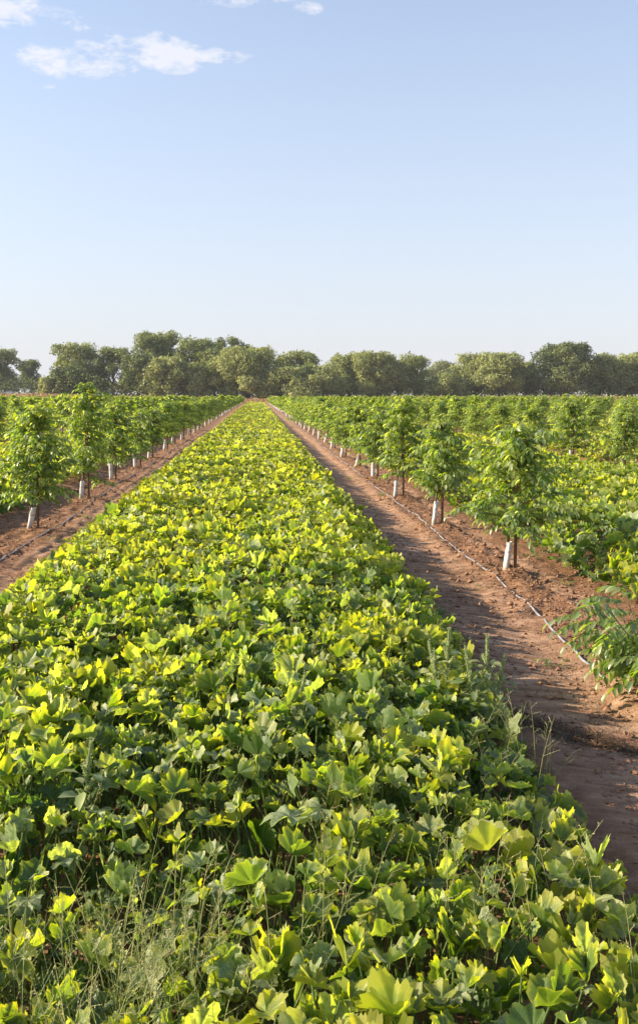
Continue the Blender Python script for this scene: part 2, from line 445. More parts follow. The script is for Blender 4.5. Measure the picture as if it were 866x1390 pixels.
F = np.stack([idx[:-1, :-1], idx[:-1, 1:], idx[1:, 1:], idx[1:, :-1]], -1).reshape(-1, 4)
gx, gy = GX.ravel(), GY.ravel()
# tint: R = compacted pale wheel track, G = dark mulch and trash, B = dry ground beyond the field
trk = np.exp(-((gx - 2.75) / 0.62) ** 4) + np.exp(-((gx + 3.45) / 0.42) ** 4) + 1.0 * np.exp(-((gx - 4.15 - .05 * np.sin(gy * .7)) / 0.22) ** 4)
mul = (sstep(4.3, 4.6, gx + 0.3 * (fbm(gx * 1.5, gy * .8, 3, 31) - .5)) * (1 - sstep(5.2, 5.8, gx))) * 0.8
mul = np.maximum(mul, 0.95 * np.exp(-(((gx - 2.45 + 0.25 * (gy - 6.9)) / .5) ** 2 + ((gy - 6.9) / .28) ** 2)))
far = sstep(286, 292, gy)
A = Acc()
A.add(np.stack([gx, gy, GZ.ravel()], -1), F, np.stack([np.clip(trk, 0, 1), mul, far, 0 * gx + 1], -1))

m, nt, out = new_mat('field_soil')
geo = nt.nodes.new('ShaderNodeNewGeometry'); pos = geo.outputs['Position']
at = fnode(nt, 'ShaderNodeAttribute', attribute_name='tint')
sx = nt.nodes.new('ShaderNodeSeparateColor'); nt.links.new(at.outputs['Color'], sx.inputs[0])
n_big = noise(nt, pos, 0.8, 4, 0.6); n_mid = noise(nt, pos, 5, 5, 0.65); n_fine = noise(nt, pos, 45, 5, 0.7)
mp = nt.nodes.new('ShaderNodeMapping'); mp.inputs['Scale'].default_value = (0.9, 5.0, 1)
mp.inputs['Rotation'].default_value = (0, 0, R(6)); nt.links.new(pos, mp.inputs[0])
n_str = noise(nt, mp.outputs[0], 1.6, 5, 0.62)
loose = ramp(nt, n_mid, [(0.3, (0.14, 0.068, 0.038)), (0.5, (0.26, 0.135, 0.074)), (0.68, (0.40, 0.235, 0.14))])
packed = ramp(nt, n_str, [(0.34, (0.20, 0.112, 0.065)), (0.5, (0.36, 0.215, 0.135)), (0.64, (0.52, 0.335, 0.225))])
fr = mth(nt, 'MULTIPLY', sx.outputs[0], mth(nt, 'ADD', 0.45, n_big), clamp=True)
col = mixrgb(nt, fr, loose, packed)
och = mth(nt, 'MULTIPLY', mth(nt, 'SUBTRACT', n_big, 0.56), 4.0, clamp=True)
damp = mth(nt, 'MULTIPLY', mth(nt, 'SUBTRACT', 0.46, noise(nt, pos, 0.55, 5, 0.6)), 6.0, clamp=True)
col = mixrgb(nt, mth(nt, 'MULTIPLY', damp, 0.6), col, (0.12, 0.062, 0.04))
col = mixrgb(nt, mth(nt, 'MULTIPLY', och, 0.55), col, (0.46, 0.20, 0.075))
dk = mth(nt, 'MULTIPLY', sx.outputs[1], mth(nt, 'MULTIPLY', mth(nt, 'SUBTRACT', n_mid, 0.38), 5.0, clamp=True))
col = mixrgb(nt, mth(nt, 'MULTIPLY', dk, 0.65), col, (0.085, 0.045, 0.028))
col = mixrgb(nt, sx.outputs[2], col, ramp(nt, n_big, [(0.35, (0.30, 0.16, 0.09)), (0.6, (0.44, 0.28, 0.16))]))
col = mixrgb(nt, mth(nt, 'MULTIPLY', mth(nt, 'SUBTRACT', n_fine, 0.5), 0.9, clamp=True), col, (0.50, 0.34, 0.23))
pb = nt.nodes.new('ShaderNodeBsdfPrincipled'); nt.links.new(col, pb.inputs['Base Color'])
pb.inputs['Roughness'].default_value = 0.95; pb.inputs['Specular IOR Level'].default_value = 0.15
b1 = nt.nodes.new('ShaderNodeBump'); b1.inputs['Strength'].default_value = 1.0; b1.inputs['Distance'].default_value = 0.06
nt.links.new(mth(nt, 'ADD', n_mid, mth(nt, 'MULTIPLY', n_fine, 0.45)), b1.inputs['Height'])
nt.links.new(b1.outputs[0], pb.inputs['Normal']); nt.links.new(pb.outputs[0], out.inputs['Surface'])
M['soil'] = m
ground = A.build('ground', m)
tag(ground, kind='structure')

# ------------------------------------------------------------------ view cone test
TL, TR = -0.36, 0.50      # tangent limits with a margin for a step to the side
def in_view(x, y, pad=1.6):
    return (x > TL * y - pad) & (x < TR * y + pad) & (y > 1.5)

# ------------------------------------------------------------------ squash beds
def leaf_template(k, rings):
    """angular samples: k per lobe, seven lobes"""
    n = 7 * k + 1
    s = np.linspace(-3.5, 3.5, n)
    th = s * R(46)
    w = np.abs(2 * np.abs(s - np.round(s)))           # 0 on a vein, 1 in a notch
    L = 1.0 - 0.035 * s ** 2 * 0.9
    r = L * (1 - 0.30 * w ** 1.4)
    if k >= 6: 
        r = r * (1 + 0.036 * np.where(np.arange(n) % 2 == 0, 1, -1) * (w > .05))
    t = np.linspace(0, 1, rings + 1)[1:] ** 0.9
    return s, th, w, r, t

def make_leaves(acc, P, yaw, pitch, roll, size, tint, k, rings, rg):
    N = len(P)
    if N == 0: return
    s, th, w, r, t = leaf_template(k, rings)
    n = len(s)
    c = rg.uniform(-0.15, 0.60, (N, 1)); f = rg.uniform(0.0, 1.15, (N, 1)); ph = rg.uniform(0, 6.28, (N, 1)); dr = rg.uniform(-0.2, 1.1, (N, 1))
    ruf = rg.uniform(0.05, 0.20, (N, 1)); asym = rg.normal(0, .10, (N, 1)); dep = rg.uniform(0.7, 1.25, (N, 1))
    rr = r[None] ** dep * (1 + asym * np.sin(th)[None]) * (1 + rg.normal(0, .045, (N, n)))
    X = [np.zeros((N, 1))]; Y = [np.zeros((N, 1))]; Z = [np.zeros((N, 1))]; RIM = [np.zeros((N, 1))]; S_ = [np.zeros((N, 1))]; T_ = [np.zeros((N, 1))]
    for tt in t:
        q = rr * tt
        x = q * np.cos(th)[None]; y = q * np.sin(th)[None]
        z = c * q ** 1.5 + f * np.abs(y) + 0.24 * q * w[None] * (0.3 + 0.7 * tt) - dr * q ** 2 * np.abs(np.cos(th / 2 + ph * .1))[...] * 0.8
        z = z + ruf * np.sin(5 * th[None] + ph) * tt ** 2 + rg.normal(0, .018, (N, n)) * tt
        y = y * (1 - 0.38 * np.clip(f, 0, 1))
        X.append(x); Y.append(y); Z.append(z); RIM.append(np.full((N, n), tt)); S_.append(np.broadcast_to(s[None], (N, n))); T_.append(np.full((N, n), tt))
    X = np.concatenate(X, 1); Y = np.concatenate(Y, 1); Z = np.concatenate(Z, 1)
    rim = np.concatenate(RIM, 1); S_ = np.concatenate(S_, 1); T_ = np.concatenate(T_, 1)
    V = np.stack([X, Y, Z], -1) * size[:, None, None]
    cyw, syw = np.cos(yaw), np.sin(yaw); cp, sp_ = np.cos(pitch), np.sin(pitch); cr, sr = np.cos(roll), np.sin(roll)
    # roll about x, pitch about y (tip up = +), yaw about z
    x, y, z = V[..., 0], V[..., 1], V[..., 2]
    y, z = y * cr[:, None] - z * sr[:, None], y * sr[:, None] + z * cr[:, None]
    x, z = x * cp[:, None] - z * sp_[:, None], x * sp_[:, None] + z * cp[:, None]
    x, y = x * cyw[:, None] - y * syw[:, None], x * syw[:, None] + y * cyw[:, None]
    V = np.stack([x, y, z], -1) + P[:, None, :]
    m_ = V.shape[1]
    tris = [[0, 1 + j, 2 + j] for j in range(n - 1)]
    quads = [[1 + a * n + j, 1 + (a + 1) * n + j, 2 + (a + 1) * n + j, 2 + a * n + j] for a in range(rings - 1) for j in range(n - 1)]
    off = (np.arange(N) * m_)[:, None, None]
    C = np.empty((N, m_, 4), np.float32); C[..., :3] = tint[:, None, :]; C[..., 3] = rim
    U = np.stack([S_, T_, np.ones_like(S_)], -1)
    base = acc.n
    Ft = (np.array(tris)[None] + off).reshape(-1, 3)
    acc.add(V.reshape(-1, 3), Ft, C.reshape(-1, 4), U.reshape(-1, 3))
    if quads:
        Fq = (np.array(quads)[None] + off).reshape(-1, 4)
        acc.L.append((Fq + base).ravel()); acc.S.append(np.full(len(Fq), 4, np.int32)); acc.M.append(np.zeros(len(Fq), np.int32))

def make_lowleaves(acc, P, yaw, pitch, roll, size, tint, rg):
    """six-sided folded leaf for the distance"""
    N = len(P)
    if N == 0: return
    a = np.array([(-.15, 0, 0), (-.5, .62, .22), (.35, .85, .28), (1, 0, .02), (.35, -.85, .28), (-.5, -.62, .22), (.35, .12, -.02)])
    V = a[None] * size[:, None, None] * (1 + rg.normal(0, .13, (N, 7, 3)))
    V[..., 2] += rg.normal(0, .12, (N, 7)) * size[:, None]
    x, y, z = V[..., 0], V[..., 1], V[..., 2]
    cyw, syw = np.cos(yaw), np.sin(yaw); cp, sp_ = np.cos(pitch), np.sin(pitch); cr, sr = np.cos(roll), np.sin(roll)
    y, z = y * cr[:, None] - z * sr[:, None], y * sr[:, None] + z * cr[:, None]
    x, z = x * cp[:, None] - z * sp_[:, None], x * sp_[:, None] + z * cp[:, None]
    x, y = x * cyw[:, None] - y * syw[:, None], x * syw[:, None] + y * cyw[:, None]
    V = np.stack([x, y, z], -1) + P[:, None, :]
    T = np.array([[0, 6, 2, 1], [6, 3, 2, 2], [0, 5, 4, 6], [6, 4, 3, 3]])
    off = (np.arange(N) * 7)[:, None, None]
    C = np.empty((N, 7, 4), np.float32); C[..., :3] = tint[:, None, :]; C[..., 3] = np.array([0, 1, 1, 1, 1, 1, 0])[None]
    q = np.array([[0, 6, 2, 1], [0, 5, 4, 6]]); t3 = np.array([[6, 3, 2], [6, 4, 3]])
    base = acc.n
    acc.add(V.reshape(-1, 3), (t3[None] + off).reshape(-1, 3), C.reshape(-1, 4))
    Fq = (q[None] + off).reshape(-1, 4)
    acc.L.append((Fq + base).ravel()); acc.S.append(np.full(len(Fq), 4, np.int32)); acc.M.append(np.zeros(len(Fq), np.int32))

def make_petioles(acc, P, yaw, rg, tint, lean=0.22, rad=0.0055, seg=4, sides=4):
    N = len(P)
    gnd = P.copy(); d = np.stack([np.cos(yaw), np.sin(yaw)], -1)
    gnd[:, :2] -= d * (rg.uniform(0.4, 1.1, (N, 1)) * lean) + rg.normal(0, .04, (N, 2))
    gnd[:, 2] = 0.0
    mid = gnd * 0.5 + P * 0.5; mid[:, :2] -= d * 0.05; mid[:, 2] += 0.03
    t = np.linspace(0, 1, seg + 1)[None, :, None]
    Cv = gnd[:, None] * (1 - t) ** 2 + 2 * mid[:, None] * t * (1 - t) + P[:, None] * t ** 2
    a = np.stack([-d[:, 1], d[:, 0], np.zeros(N)], -1)[:, None, None]
    b = np.stack([d[:, 0], d[:, 1], np.full(N, 0.25)], -1)[:, None, None]
    an = np.arange(sides) * 2 * np.pi / sides
    rr = (rad * rg.uniform(.8, 1.2, (N, 1, 1, 1))) * (1.25 - 0.5 * t[..., None])
    V = Cv[:, :, None] + rr * (a * np.cos(an)[None, None, :, None] + b * np.sin(an)[None, None, :, None])
    f = np.array([[i * sides + k, i * sides + (k + 1) % sides, (i + 1) * sides + (k + 1) % sides, (i + 1) * sides + k] for i in range(seg) for k in range(sides)])
    m_ = (seg + 1) * sides
    F = (f[None] + (np.arange(N) * m_)[:, None, None]).reshape(-1, 4)
    C = np.empty((N, m_, 4), np.float32); C[..., :3] = tint[:, None, :]; C[..., 3] = 0.1
    acc.add(V.reshape(-1, 3), F, C.reshape(-1, 4), np.zeros((N * m_, 3)))

def bed_height(x, y, x0, x1, H):
    wob = 0.28 * (fbm(y * 0.9, y * 0 + x0, 3, 41) - 0.5)
    x1 = x1 - (0.28 * (1 - sstep(6, 16, y)) if x0 == BEDS[0][0] else 0)
    e = np.minimum(x - (x0 - wob), (x1 + 0.8 * wob) - x)
    edge = sstep(-0.10, 0.85, e)
    h = (H - 0.07 * (1 - sstep(3.4, 5.5, y)) - (0.12 * (1 - sstep(3.6, 5.0, y)) * (1 - sstep(-.6, .2, x)) if x0 == BEDS[0][0] else 0)) * (0.30 + 0.70 * edge) * (0.74 + 0.55 * fbm(x * 0.95, y * 0.8, 3, 45))
    return h, e

def scatter_bed(x0, x1, H, yA, yB, dens, size_mul, lod, acc, seed):
    rg = np.random.default_rng(seed)
    # choose y by area actually in view
    n = int((x1 - x0 + 0.3) * (yB - yA) * dens)
    x = rg.uniform(x0 - 0.15, x1 + 0.15, n); y = rg.uniform(yA, yB, n)
    pad = 3.0 if yA < 40 else 2.0
    ok = in_view(x, y, pad); x, y = x[ok], y[ok]
    h, e = bed_height(x, y, x0, x1, H)
    ok = e > rg.uniform(-0.12, 0.05, len(x)); x, y, h, e = x[ok], y[ok], h[ok], e[ok]
    n = len(x)
    if n == 0: return
    gap = fbm(x * 1.3, y * 1.3, 2, 77)
    keep = (gap > 0.20) | (rg.random(n) < 0.6); x, y, h, e, gap = x[keep], y[keep], h[keep], e[keep], gap[keep]; n = len(x)
    up = rg.random(n)
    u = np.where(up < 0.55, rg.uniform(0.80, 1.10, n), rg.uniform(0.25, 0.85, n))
    z = h * u + gz(x, y, False)
    P = np.stack([x, y, z], -1)
    yaw = rg.uniform(0, 2 * np.pi, n)
    pitch = rg.normal(R(2), R(21), n); roll = rg.normal(0, R(20), n)
    # leaves on the flank of the bed hang outwards
    size = np.clip(rg.lognormal(math.log(0.100), 0.33, n), 0.045, 0.18) * size_mul
    size = size * np.where(u < 0.8, 0.9, 1.0)
    ysl_ = fbm(x * 0.7, y * 0.5, 3, 91)
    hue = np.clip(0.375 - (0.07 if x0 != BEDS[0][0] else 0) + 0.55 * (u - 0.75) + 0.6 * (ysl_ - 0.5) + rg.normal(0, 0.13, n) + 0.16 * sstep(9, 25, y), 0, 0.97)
    size = size * (0.80 + 0.20 * sstep(4.2, 6.5, y))
    hot = rg.random(n) < 0.03; hue[hot] = rg.uniform(0.75, 1.0, hot.sum())
    grey = np.where(rg.random(n) < 0.38, rg.uniform(0.35, 1.0, n), rg.uniform(0, 0.15, n)) * (u > 0.7)  # paler upper leaves: mildew, plus sun highlights put into the colour
    val = rg.random(n)
    tint = np.stack([hue, grey, val], -1)
    if lod == 0:
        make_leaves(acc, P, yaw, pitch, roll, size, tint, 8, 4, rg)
        make_petioles(acc, P, yaw, rg, np.stack([np.full(n, .5), np.full(n, .25), np.full(n, .5)], -1))
    elif lod == 1:
        make_leaves(acc, P, yaw, pitch, roll, size, tint, 4, 2, rg)
        s_ = rg.random(n) < 0.6
        make_petioles(acc, P[s_], yaw[s_], rg, np.stack([np.full(s_.sum(), .5), np.full(s_.sum(), .25), np.full(s_.sum(), .5)], -1), seg=3, sides=3)
    elif lod == 2:
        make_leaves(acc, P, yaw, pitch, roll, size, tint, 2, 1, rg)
    else:
        make_lowleaves(acc, P, yaw, pitch, roll, size, tint, rg)

acc = Acc()
x0, x1, H = BEDS[0]
scatter_bed(x0, x1, H + 0.06, 2.2, 9.5, 150, 0.94, 0, acc, 1)
scatter_bed(x0, x1, H, 9.5, 22, 96, 0.98, 1, acc, 2)
scatter_bed(x0, x1, H, 22, 55, 70, 1.0, 2, acc, 3)
scatter_bed(x0, x1, H, 55, 120, 34, 1.2, 3, acc, 4)
scatter_bed(x0, x1, H, 120, ROW_END + 1, 13, 1.8, 3, acc, 5)
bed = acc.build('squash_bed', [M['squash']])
tag(bed, 'broad middle bed of yellow-green squash plants running straight to the tree line', 'squash bed', kind='stuff')

def side_bed(i, name_label):
    x0, x1, H = BEDS[i]
    acc = Acc()
    scatter_bed(x0, x1, H, 8, 26, 64, 1.15, 1, acc, 100 + i)
    scatter_bed(x0, x1, H, 26, 60, 40, 1.15, 2, acc, 200 + i)
    scatter_bed(x0, x1, H, 60, 130, 11, 1.7, 3, acc, 300 + i)
    scatter_bed(x0, x1, H, 130, ROW_END, 4, 2.4, 3, acc, 400 + i)
    if acc.n:
        o = acc.build('squash_bed', [M['squash']])
        tag(o, name_label, 'squash bed', kind='stuff')
ORD = ['first', 'second', 'third', 'fourth', 'fifth', 'sixth', 'seventh', 'eighth', 'ninth', 'tenth', 'eleventh', 'twelfth', 'thirteenth',
       'fourteenth', 'fifteenth', 'sixteenth', 'seventeenth', 'eighteenth', 'nineteenth', 'twentieth', 'twenty-first', 'twenty-second', 'twenty-third',
       'twenty-fourth', 'twenty-fifth']
for k in range(0, 14):
    side_bed(1 + k, 'tall squash plants with large leaves just beyond the dirt strip right of the nearest staked tree' if k == 0 else
             '%s green bed of squash to the right of the dirt track, seen between the tree rows' % ORD[k])
for k in range(1, 9):
    side_bed(14 + k, 'squash plants left of the dirt strip, behind the tree row with white guards' if k == 1 else
             '%s green bed of squash to the left of the middle bed, seen between the tree rows' % ORD[k - 1])

# ------------------------------------------------------------------ young walnut trees
def leaflets(acc, P, D, Nn, length, width, tint, detail):
    """P base, D direction, Nn normal (unit rows). detail 2: folded, curved leaflet; 1: folded; 0: one quad"""
    N = len(P)
    if N == 0: return
    D = D / np.linalg.norm(D, axis=1, keepdims=True)
    S = np.cross(D, Nn); S /= np.maximum(np.linalg.norm(S, axis=1, keepdims=True), 1e-6)
    Nn = np.cross(S, D)
    L = length[:, None]; W = width[:, None]
    def pt(a, s, h): return P + D * (a * L) + S * (s * W) + Nn * (h * L)
    if detail == 2:
        st = [(0.30, 0.46, -0.00), (0.68, 0.42, -0.06)]
        V = [pt(0, 0, 0)]
        for a, s, h in st: V += [pt(a, -s, h + .09), pt(a, 0, h), pt(a, s, h + .09)]
        V.append(pt(1, 0, -0.20))
        V = np.stack(V, 1); m_ = 8
        q = np.array([[1, 4, 5, 2], [2, 5, 6, 3]]); t = np.array([[0, 1, 2], [0, 2, 3], [4, 7, 5], [5, 7, 6]])
    elif detail == 1:
        V = np.stack([pt(0, 0, 0), pt(.48, -.5, .07), pt(1, 0, -.12), pt(.48, .5, .07)], 1); m_ = 4
        q = None; t = np.array([[0, 1, 2], [0, 2, 3]])
    else:
        V = np.stack([pt(0, 0, 0), pt(.45, -.5, .05), pt(1, 0, -.12), pt(.45, .5, .05)], 1); m_ = 4
        q = np.array([[0, 1, 2, 3]]); t = None
    off = (np.arange(N) * m_)[:, None, None]
    C = np.empty((N, m_, 4), np.float32); C[..., :3] = tint[:, None, :]; C[..., 3] = .5
    if t is not None:
        base = acc.n
        acc.add(V.reshape(-1, 3), (t[None] + off).reshape(-1, 3), C.reshape(-1, 4))
        if q is not None:
            Fq = (q[None] + off).reshape(-1, 4)
            acc.L.append((Fq + base).ravel()); acc.S.append(np.full(len(Fq), 4, np.int32)); acc.M.append(np.zeros(len(Fq), np.int32))
    else:
        acc.add(V.reshape(-1, 3), (q[None] + off).reshape(-1, 4), C.reshape(-1, 4))

def unit(v): return v / np.linalg.norm(v)

def young_tree_parts(seed, H, RAD, detail, low=0.60, base_off=-0.17, nbr=24, sparse=1.0):
    """returns (trunk Acc, crown Acc); origin is the foot of the stake"""
    rg = np.random.default_rng(seed)
    tr = Acc(); cr = Acc()
    # leader: leaves the guard leaning to the stake, then follows it up
    p = [np.array([base_off, 0.02, 0.0]), np.array([base_off * .75, 0.02, .5]), np.array([-0.05, 0.0, 1.0])]
    z = 1.0
    while z < H - 0.16:
        z += 0.22
        p.append(np.array([rg.normal(-0.01, .035), rg.normal(0, .035), min(z, H - .08)]))
    p = np.array(p); zz = p[:, 2]
    def at(z_): return np.array([np.interp(z_, zz, p[:, 0]), np.interp(z_, zz, p[:, 1]), z_])
    sides = 7 if detail == 2 else (5 if detail == 1 else 3)
    tube(tr, p, [0.024 * (1 - 0.78 * i / (len(p) - 1)) for i in range(len(p))], sides, (0, 0, 0, 0))
    NB = int(nbr * (1 if detail else .75))
    lob = rg.uniform(0, 6.28); lob2 = rg.uniform(.08, .28)
    leanx, leany = rg.normal(0, .05, 2)
    CP = []; CD = []; CL = []
    for b in range(NB):
        f = (b + 0.5) / NB
        z0 = low + (H - 0.25 - low) * f ** 0.9 + rg.normal(0, .03)
        az = b * 2.399 + rg.normal(0, .35)
        prof = math.sin(math.pi * min(.96, 0.34 + 0.60 * f)) ** 0.6
        ln = RAD * prof * rg.uniform(0.50, 1.18) * (1 + lob2 * math.cos(2 * az + lob)) * (0.95 if f < .85 else .8)
        if rg.random() < .08: ln *= 1.15
        el = R(8 + 46 * f + rg.normal(0, 13))
        d = np.array([math.cos(az) * math.cos(el), math.sin(az) * math.cos(el), math.sin(el)])
        q0 = at(z0); pts = [q0]; cur = d.copy(); seg = 5
        for s in range(seg):
            cur = unit(cur + np.array([rg.normal(0, .1), rg.normal(0, .1), 0.05 - 0.10 * (s > 2) + rg.normal(0, .06)]))
            pts.append(pts[-1] + cur * ln / seg)
        pts = np.array(pts)
        if detail >= 1: tube(tr, pts, [0.011 * (1 - .75 * i / seg) for i in range(seg + 1)], 4 if detail == 2 else 3, (0, 0, 0, 0), cap=False)
        nl = max(3, int(ln / 0.060 * sparse))
        for j in range(nl):
            t = 0.12 + 0.88 * (j + .5) / nl
            k = min(int(t * seg), seg - 1); q = pts[k] + (pts[k + 1] - pts[k]) * (t * seg - k)
            ad = unit(pts[k + 1] - pts[k]); a2 = rg.uniform(0, 6.28) if t < .9 else 0
            side = unit(np.array([math.cos(az + a2), math.sin(az + a2), rg.uniform(0, .7)]))
            CP.append(q); CD.append(unit(ad * rg.uniform(.1, .9) + side)); CL.append(rg.uniform(.22, .38) * (0.8 + .2 * prof))
    # tuft on the leader
    for j in range(9):
        z0 = H - 0.42 + 0.40 * j / 8
        a = j * 2.4 + rg.normal(0, .2)
        CP.append(at(min(z0, H - .08))); CD.append(unit(np.array([math.cos(a), math.sin(a), 0.3 + 1.0 * j / 8]))); CL.append(rg.uniform(.18, .28))
    CP = np.array(CP); CD = np.array(CD); CL = np.array(CL); N = len(CP)
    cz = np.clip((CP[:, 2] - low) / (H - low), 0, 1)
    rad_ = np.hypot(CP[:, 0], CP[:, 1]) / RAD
    if detail == 0:
        # a whole compound leaf as two drooping blades
        for s in (-1, 1):
            n_ = np.cross(CD, np.array([0, 0, 1.0])); n_ = n_ * s * .8 + np.array([0, 0, .6]) + rg.normal(0, .3, (N, 3))
            tint = np.stack([np.clip(.58 + .28 * cz + rg.normal(0, .18, N), 0, 1), (rg.random(N) < .12) * .35, rg.random(N)], -1)
            leaflets(cr, CP + CD * CL[:, None] * .15 + rg.normal(0, .03, (N, 3)), CD + np.array([0, 0, -.25]), n_, CL * 1.1, CL * .58, tint, 0)
        return tr, cr
    pairs = 4 if detail == 2 else 3
    P = []; D = []; Nm = []; Ln = []
    side = np.cross(CD, np.array([0, 0, 1.0])); side /= np.maximum(np.linalg.norm(side, axis=1, keepdims=True), 1e-6)
    for s in range(pairs + 1):
        t = 0.22 + 0.78 * s / pairs
        # the rachis arches down
        q = CP + CD * (CL * t)[:, None] + np.array([0, 0, -1.0]) * (CL * 0.45 * t * t)[:, None]
        dd = CD + np.array([0, 0, -1.1]) * t
        if s == pairs:
            P.append(q); D.append(dd + rg.normal(0, .1, (N, 3))); Nm.append(np.cross(side, dd) + rg.normal(0, .15, (N, 3))); Ln.append(rg.uniform(.10, .15, N))
        else:
            for sg in (-1, 1):
                P.append(q); D.append(dd * .55 + side * sg * .85 + np.array([0, 0, -.42]) + rg.normal(0, .20, (N, 3)))
                Nm.append(np.array([0, 0, 1.0]) + side * sg * .35 + rg.normal(0, .28, (N, 3))); Ln.append(rg.uniform(.09, .14, N) * (0.8 + .25 * t))
    if detail == 2:
        for i in range(N):
            pts = [CP[i] + CD[i] * CL[i] * t + np.array([0, 0, -CL[i] * .45 * t * t]) for t in (0, .35, .7, 1)]
            tube(cr, pts, [.0028, .0022, .0018, .001], 3, (.75, 0, .5, 0), cap=False)
    reps = len(P)
    P = np.concatenate(P); D = np.concatenate(D); Nm = np.concatenate(Nm); Ln = np.concatenate(Ln)
    n = len(P)
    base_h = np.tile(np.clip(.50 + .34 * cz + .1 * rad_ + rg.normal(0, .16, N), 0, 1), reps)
    tint = np.stack([np.clip(base_h + rg.normal(0, .08, n), 0, 1), (rg.random(n) < .26) * rg.uniform(.3, .95, n), rg.random(n)], -1)  # some leaflets coloured cream as painted sun highlights
    wmul = .47 if detail == 2 else .52
    if detail == 1: Ln = Ln * 1.2
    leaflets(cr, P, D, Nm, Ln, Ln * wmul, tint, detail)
    return tr, cr

def guard_acc(h=0.5, seed=0, sides=12, off=-0.17):
    rg = np.random.default_rng(seed); A = Acc()
    lean = rg.normal(off * -.32, 0.03); ly = rg.normal(0, .02)
    r = 0.050
    pts = []; rad = []
    n = 7 if sides > 6 else 2
    for i in range(n):
        t = i / (n - 1)
        pts.append((off + lean * t, 0.02 + ly * t, -0.02 + (h + .02) * t)); rad.append(r * (1 + (rg.normal(0, .05) if sides > 6 else 0)))
    V = []
    for (x, y, z), q in zip(pts, rad):
        for k in range(sides):
            a = 2 * math.pi * k / sides
            w = 1 + (0.10 * math.sin(2 * a + 1 + seed) if sides > 6 else 0)
            V.append((x + q * w * math.cos(a), y + q * w * math.sin(a), z))
    F = [[i * sides + k, i * sides + (k + 1) % sides, (i + 1) * sides + (k + 1) % sides, (i + 1) * sides + k] for i in range(n - 1) for k in range(sides)]
    m_ = 0
    A.add(V, F, (0, 0, 0, 0))
    if sides > 6:   # inner wall gives the sleeve its thickness
        V2 = [(x + (c - x) * .0, y, z) for (x, y, z), c in zip(V, [0] * len(V))]
        cx = np.repeat(np.array(pts), sides, 0); Vi = cx + (np.array(V) - cx) * .93; Vi[:, 2] = np.array(V)[:, 2]
        A.add(Vi, [f[::-1] for f in F], (0, 0, 0, 0))
        top = len(V) - sides
        Vt = np.concatenate([np.array(V)[top:], Vi[top:]])
        A.add(Vt, [[k, (k + 1) % sides, sides + (k + 1) % sides, sides + k] for k in range(sides)], (0, 0, 0, 0))
    return A, pts, rad

def stake_acc(h=1.95, seed=0, sides=8):
    rg = np.random.default_rng(seed); A = Acc()
    dx, dy = rg.normal(0, .012, 2)
    n = 4 if sides > 5 else 2
    tube(A, [(dx * i / (n - 1), dy * i / (n - 1), -0.1 + (h + .1) * i / (n - 1)) for i in range(n)], [0.025] * n, sides, (0, 0, 0, 0))
    return A

def project(x, y, z):
    a, p = R(CAM_YAW), R(CAM_PITCH)
    v = np.array([x, y, z - CAM_H])
    r = np.array([math.cos(a), -math.sin(a), 0]); f = np.array([math.sin(a) * math.cos(p), math.cos(a) * math.cos(p), -math.sin(p)]); u = np.cross(r, f)
    return 433 + 1264 * v.dot(r) / v.dot(f), 650 - 1264 * v.dot(u) / v.dot(f), v.dot(f)

SPECIAL_H = {(0, 13.35): 2.10, (0, 18.57): 2.1, (0, 23.79): 2.55, (0, 29.01): 2.3, (-1, 18.6): 2.4, (-1, 23.82): 2.9, (-1, 29.04): 2.35}
def tree_h(k, i, y):
    for (kk, yy_), h in SPECIAL_H.items():
        if kk == k and abs(y - yy_) < 0.6: return h
    r_ = random.Random(k * 77 + i * 13)
    return r_.choice([2.0, 2.1, 2.15, 2.25, 2.3, 2.4, 2.2, 2.3, 2.55])

# which trees stand as individuals: the 300 that show largest
cand = []
for (k, i, x, y) in TREES:
    px, py, dz = project(x, y, 1.2)
    if y < 2.5 or (k == 0 and y < 10) or (k != 0 and y < 6.5 and abs(x) > 0): continue
    vis = -60 < px < 926
    shadow_caster = False
    if not vis and not shadow_caster: continue
    w = y * (0.55 if k in (0, -1) else 1.0)
    cand.append((w if vis else 0.1, k, i, x, y, vis))
cand.sort()
SINGLE = cand[:297]
REST = cand[297:]

MESH = {}
def shared(level, var):
    key = (level, var)
    if key not in MESH:
        H0 = 2.25
        t, c = young_tree_parts(500 + 31 * level + var, H0, 0.78, level, nbr=36 if level else 26)
        sd = {1: 8, 0: 4}[level]
        g, gp, gr_ = guard_acc(0.5, var, sd); s = stake_acc(1.9 + .05 * var, var, 5 if level else 3)
        MESH[key] = [bpy.data.objects.new(n_, me) for n_, me in (('trunk', t.mesh('trunk', M['bark'])), ('crown', c.mesh('crown', M['walnut'])),
                     ('trunk_guard', g.mesh('trunk_guard', M['guard'])), ('stake', s.mesh('stake', M['stake'])))]
    return MESH[key]

def row_words(k):
    if k == 0: return 'the row right of the dirt track'
    if k == -1: return 'the row left of the middle bed'
    if k > 0: return 'the %s tree row right of the middle bed' % ORD[k]
    return 'the %s tree row left of the middle bed' % ORD[-k - 1]

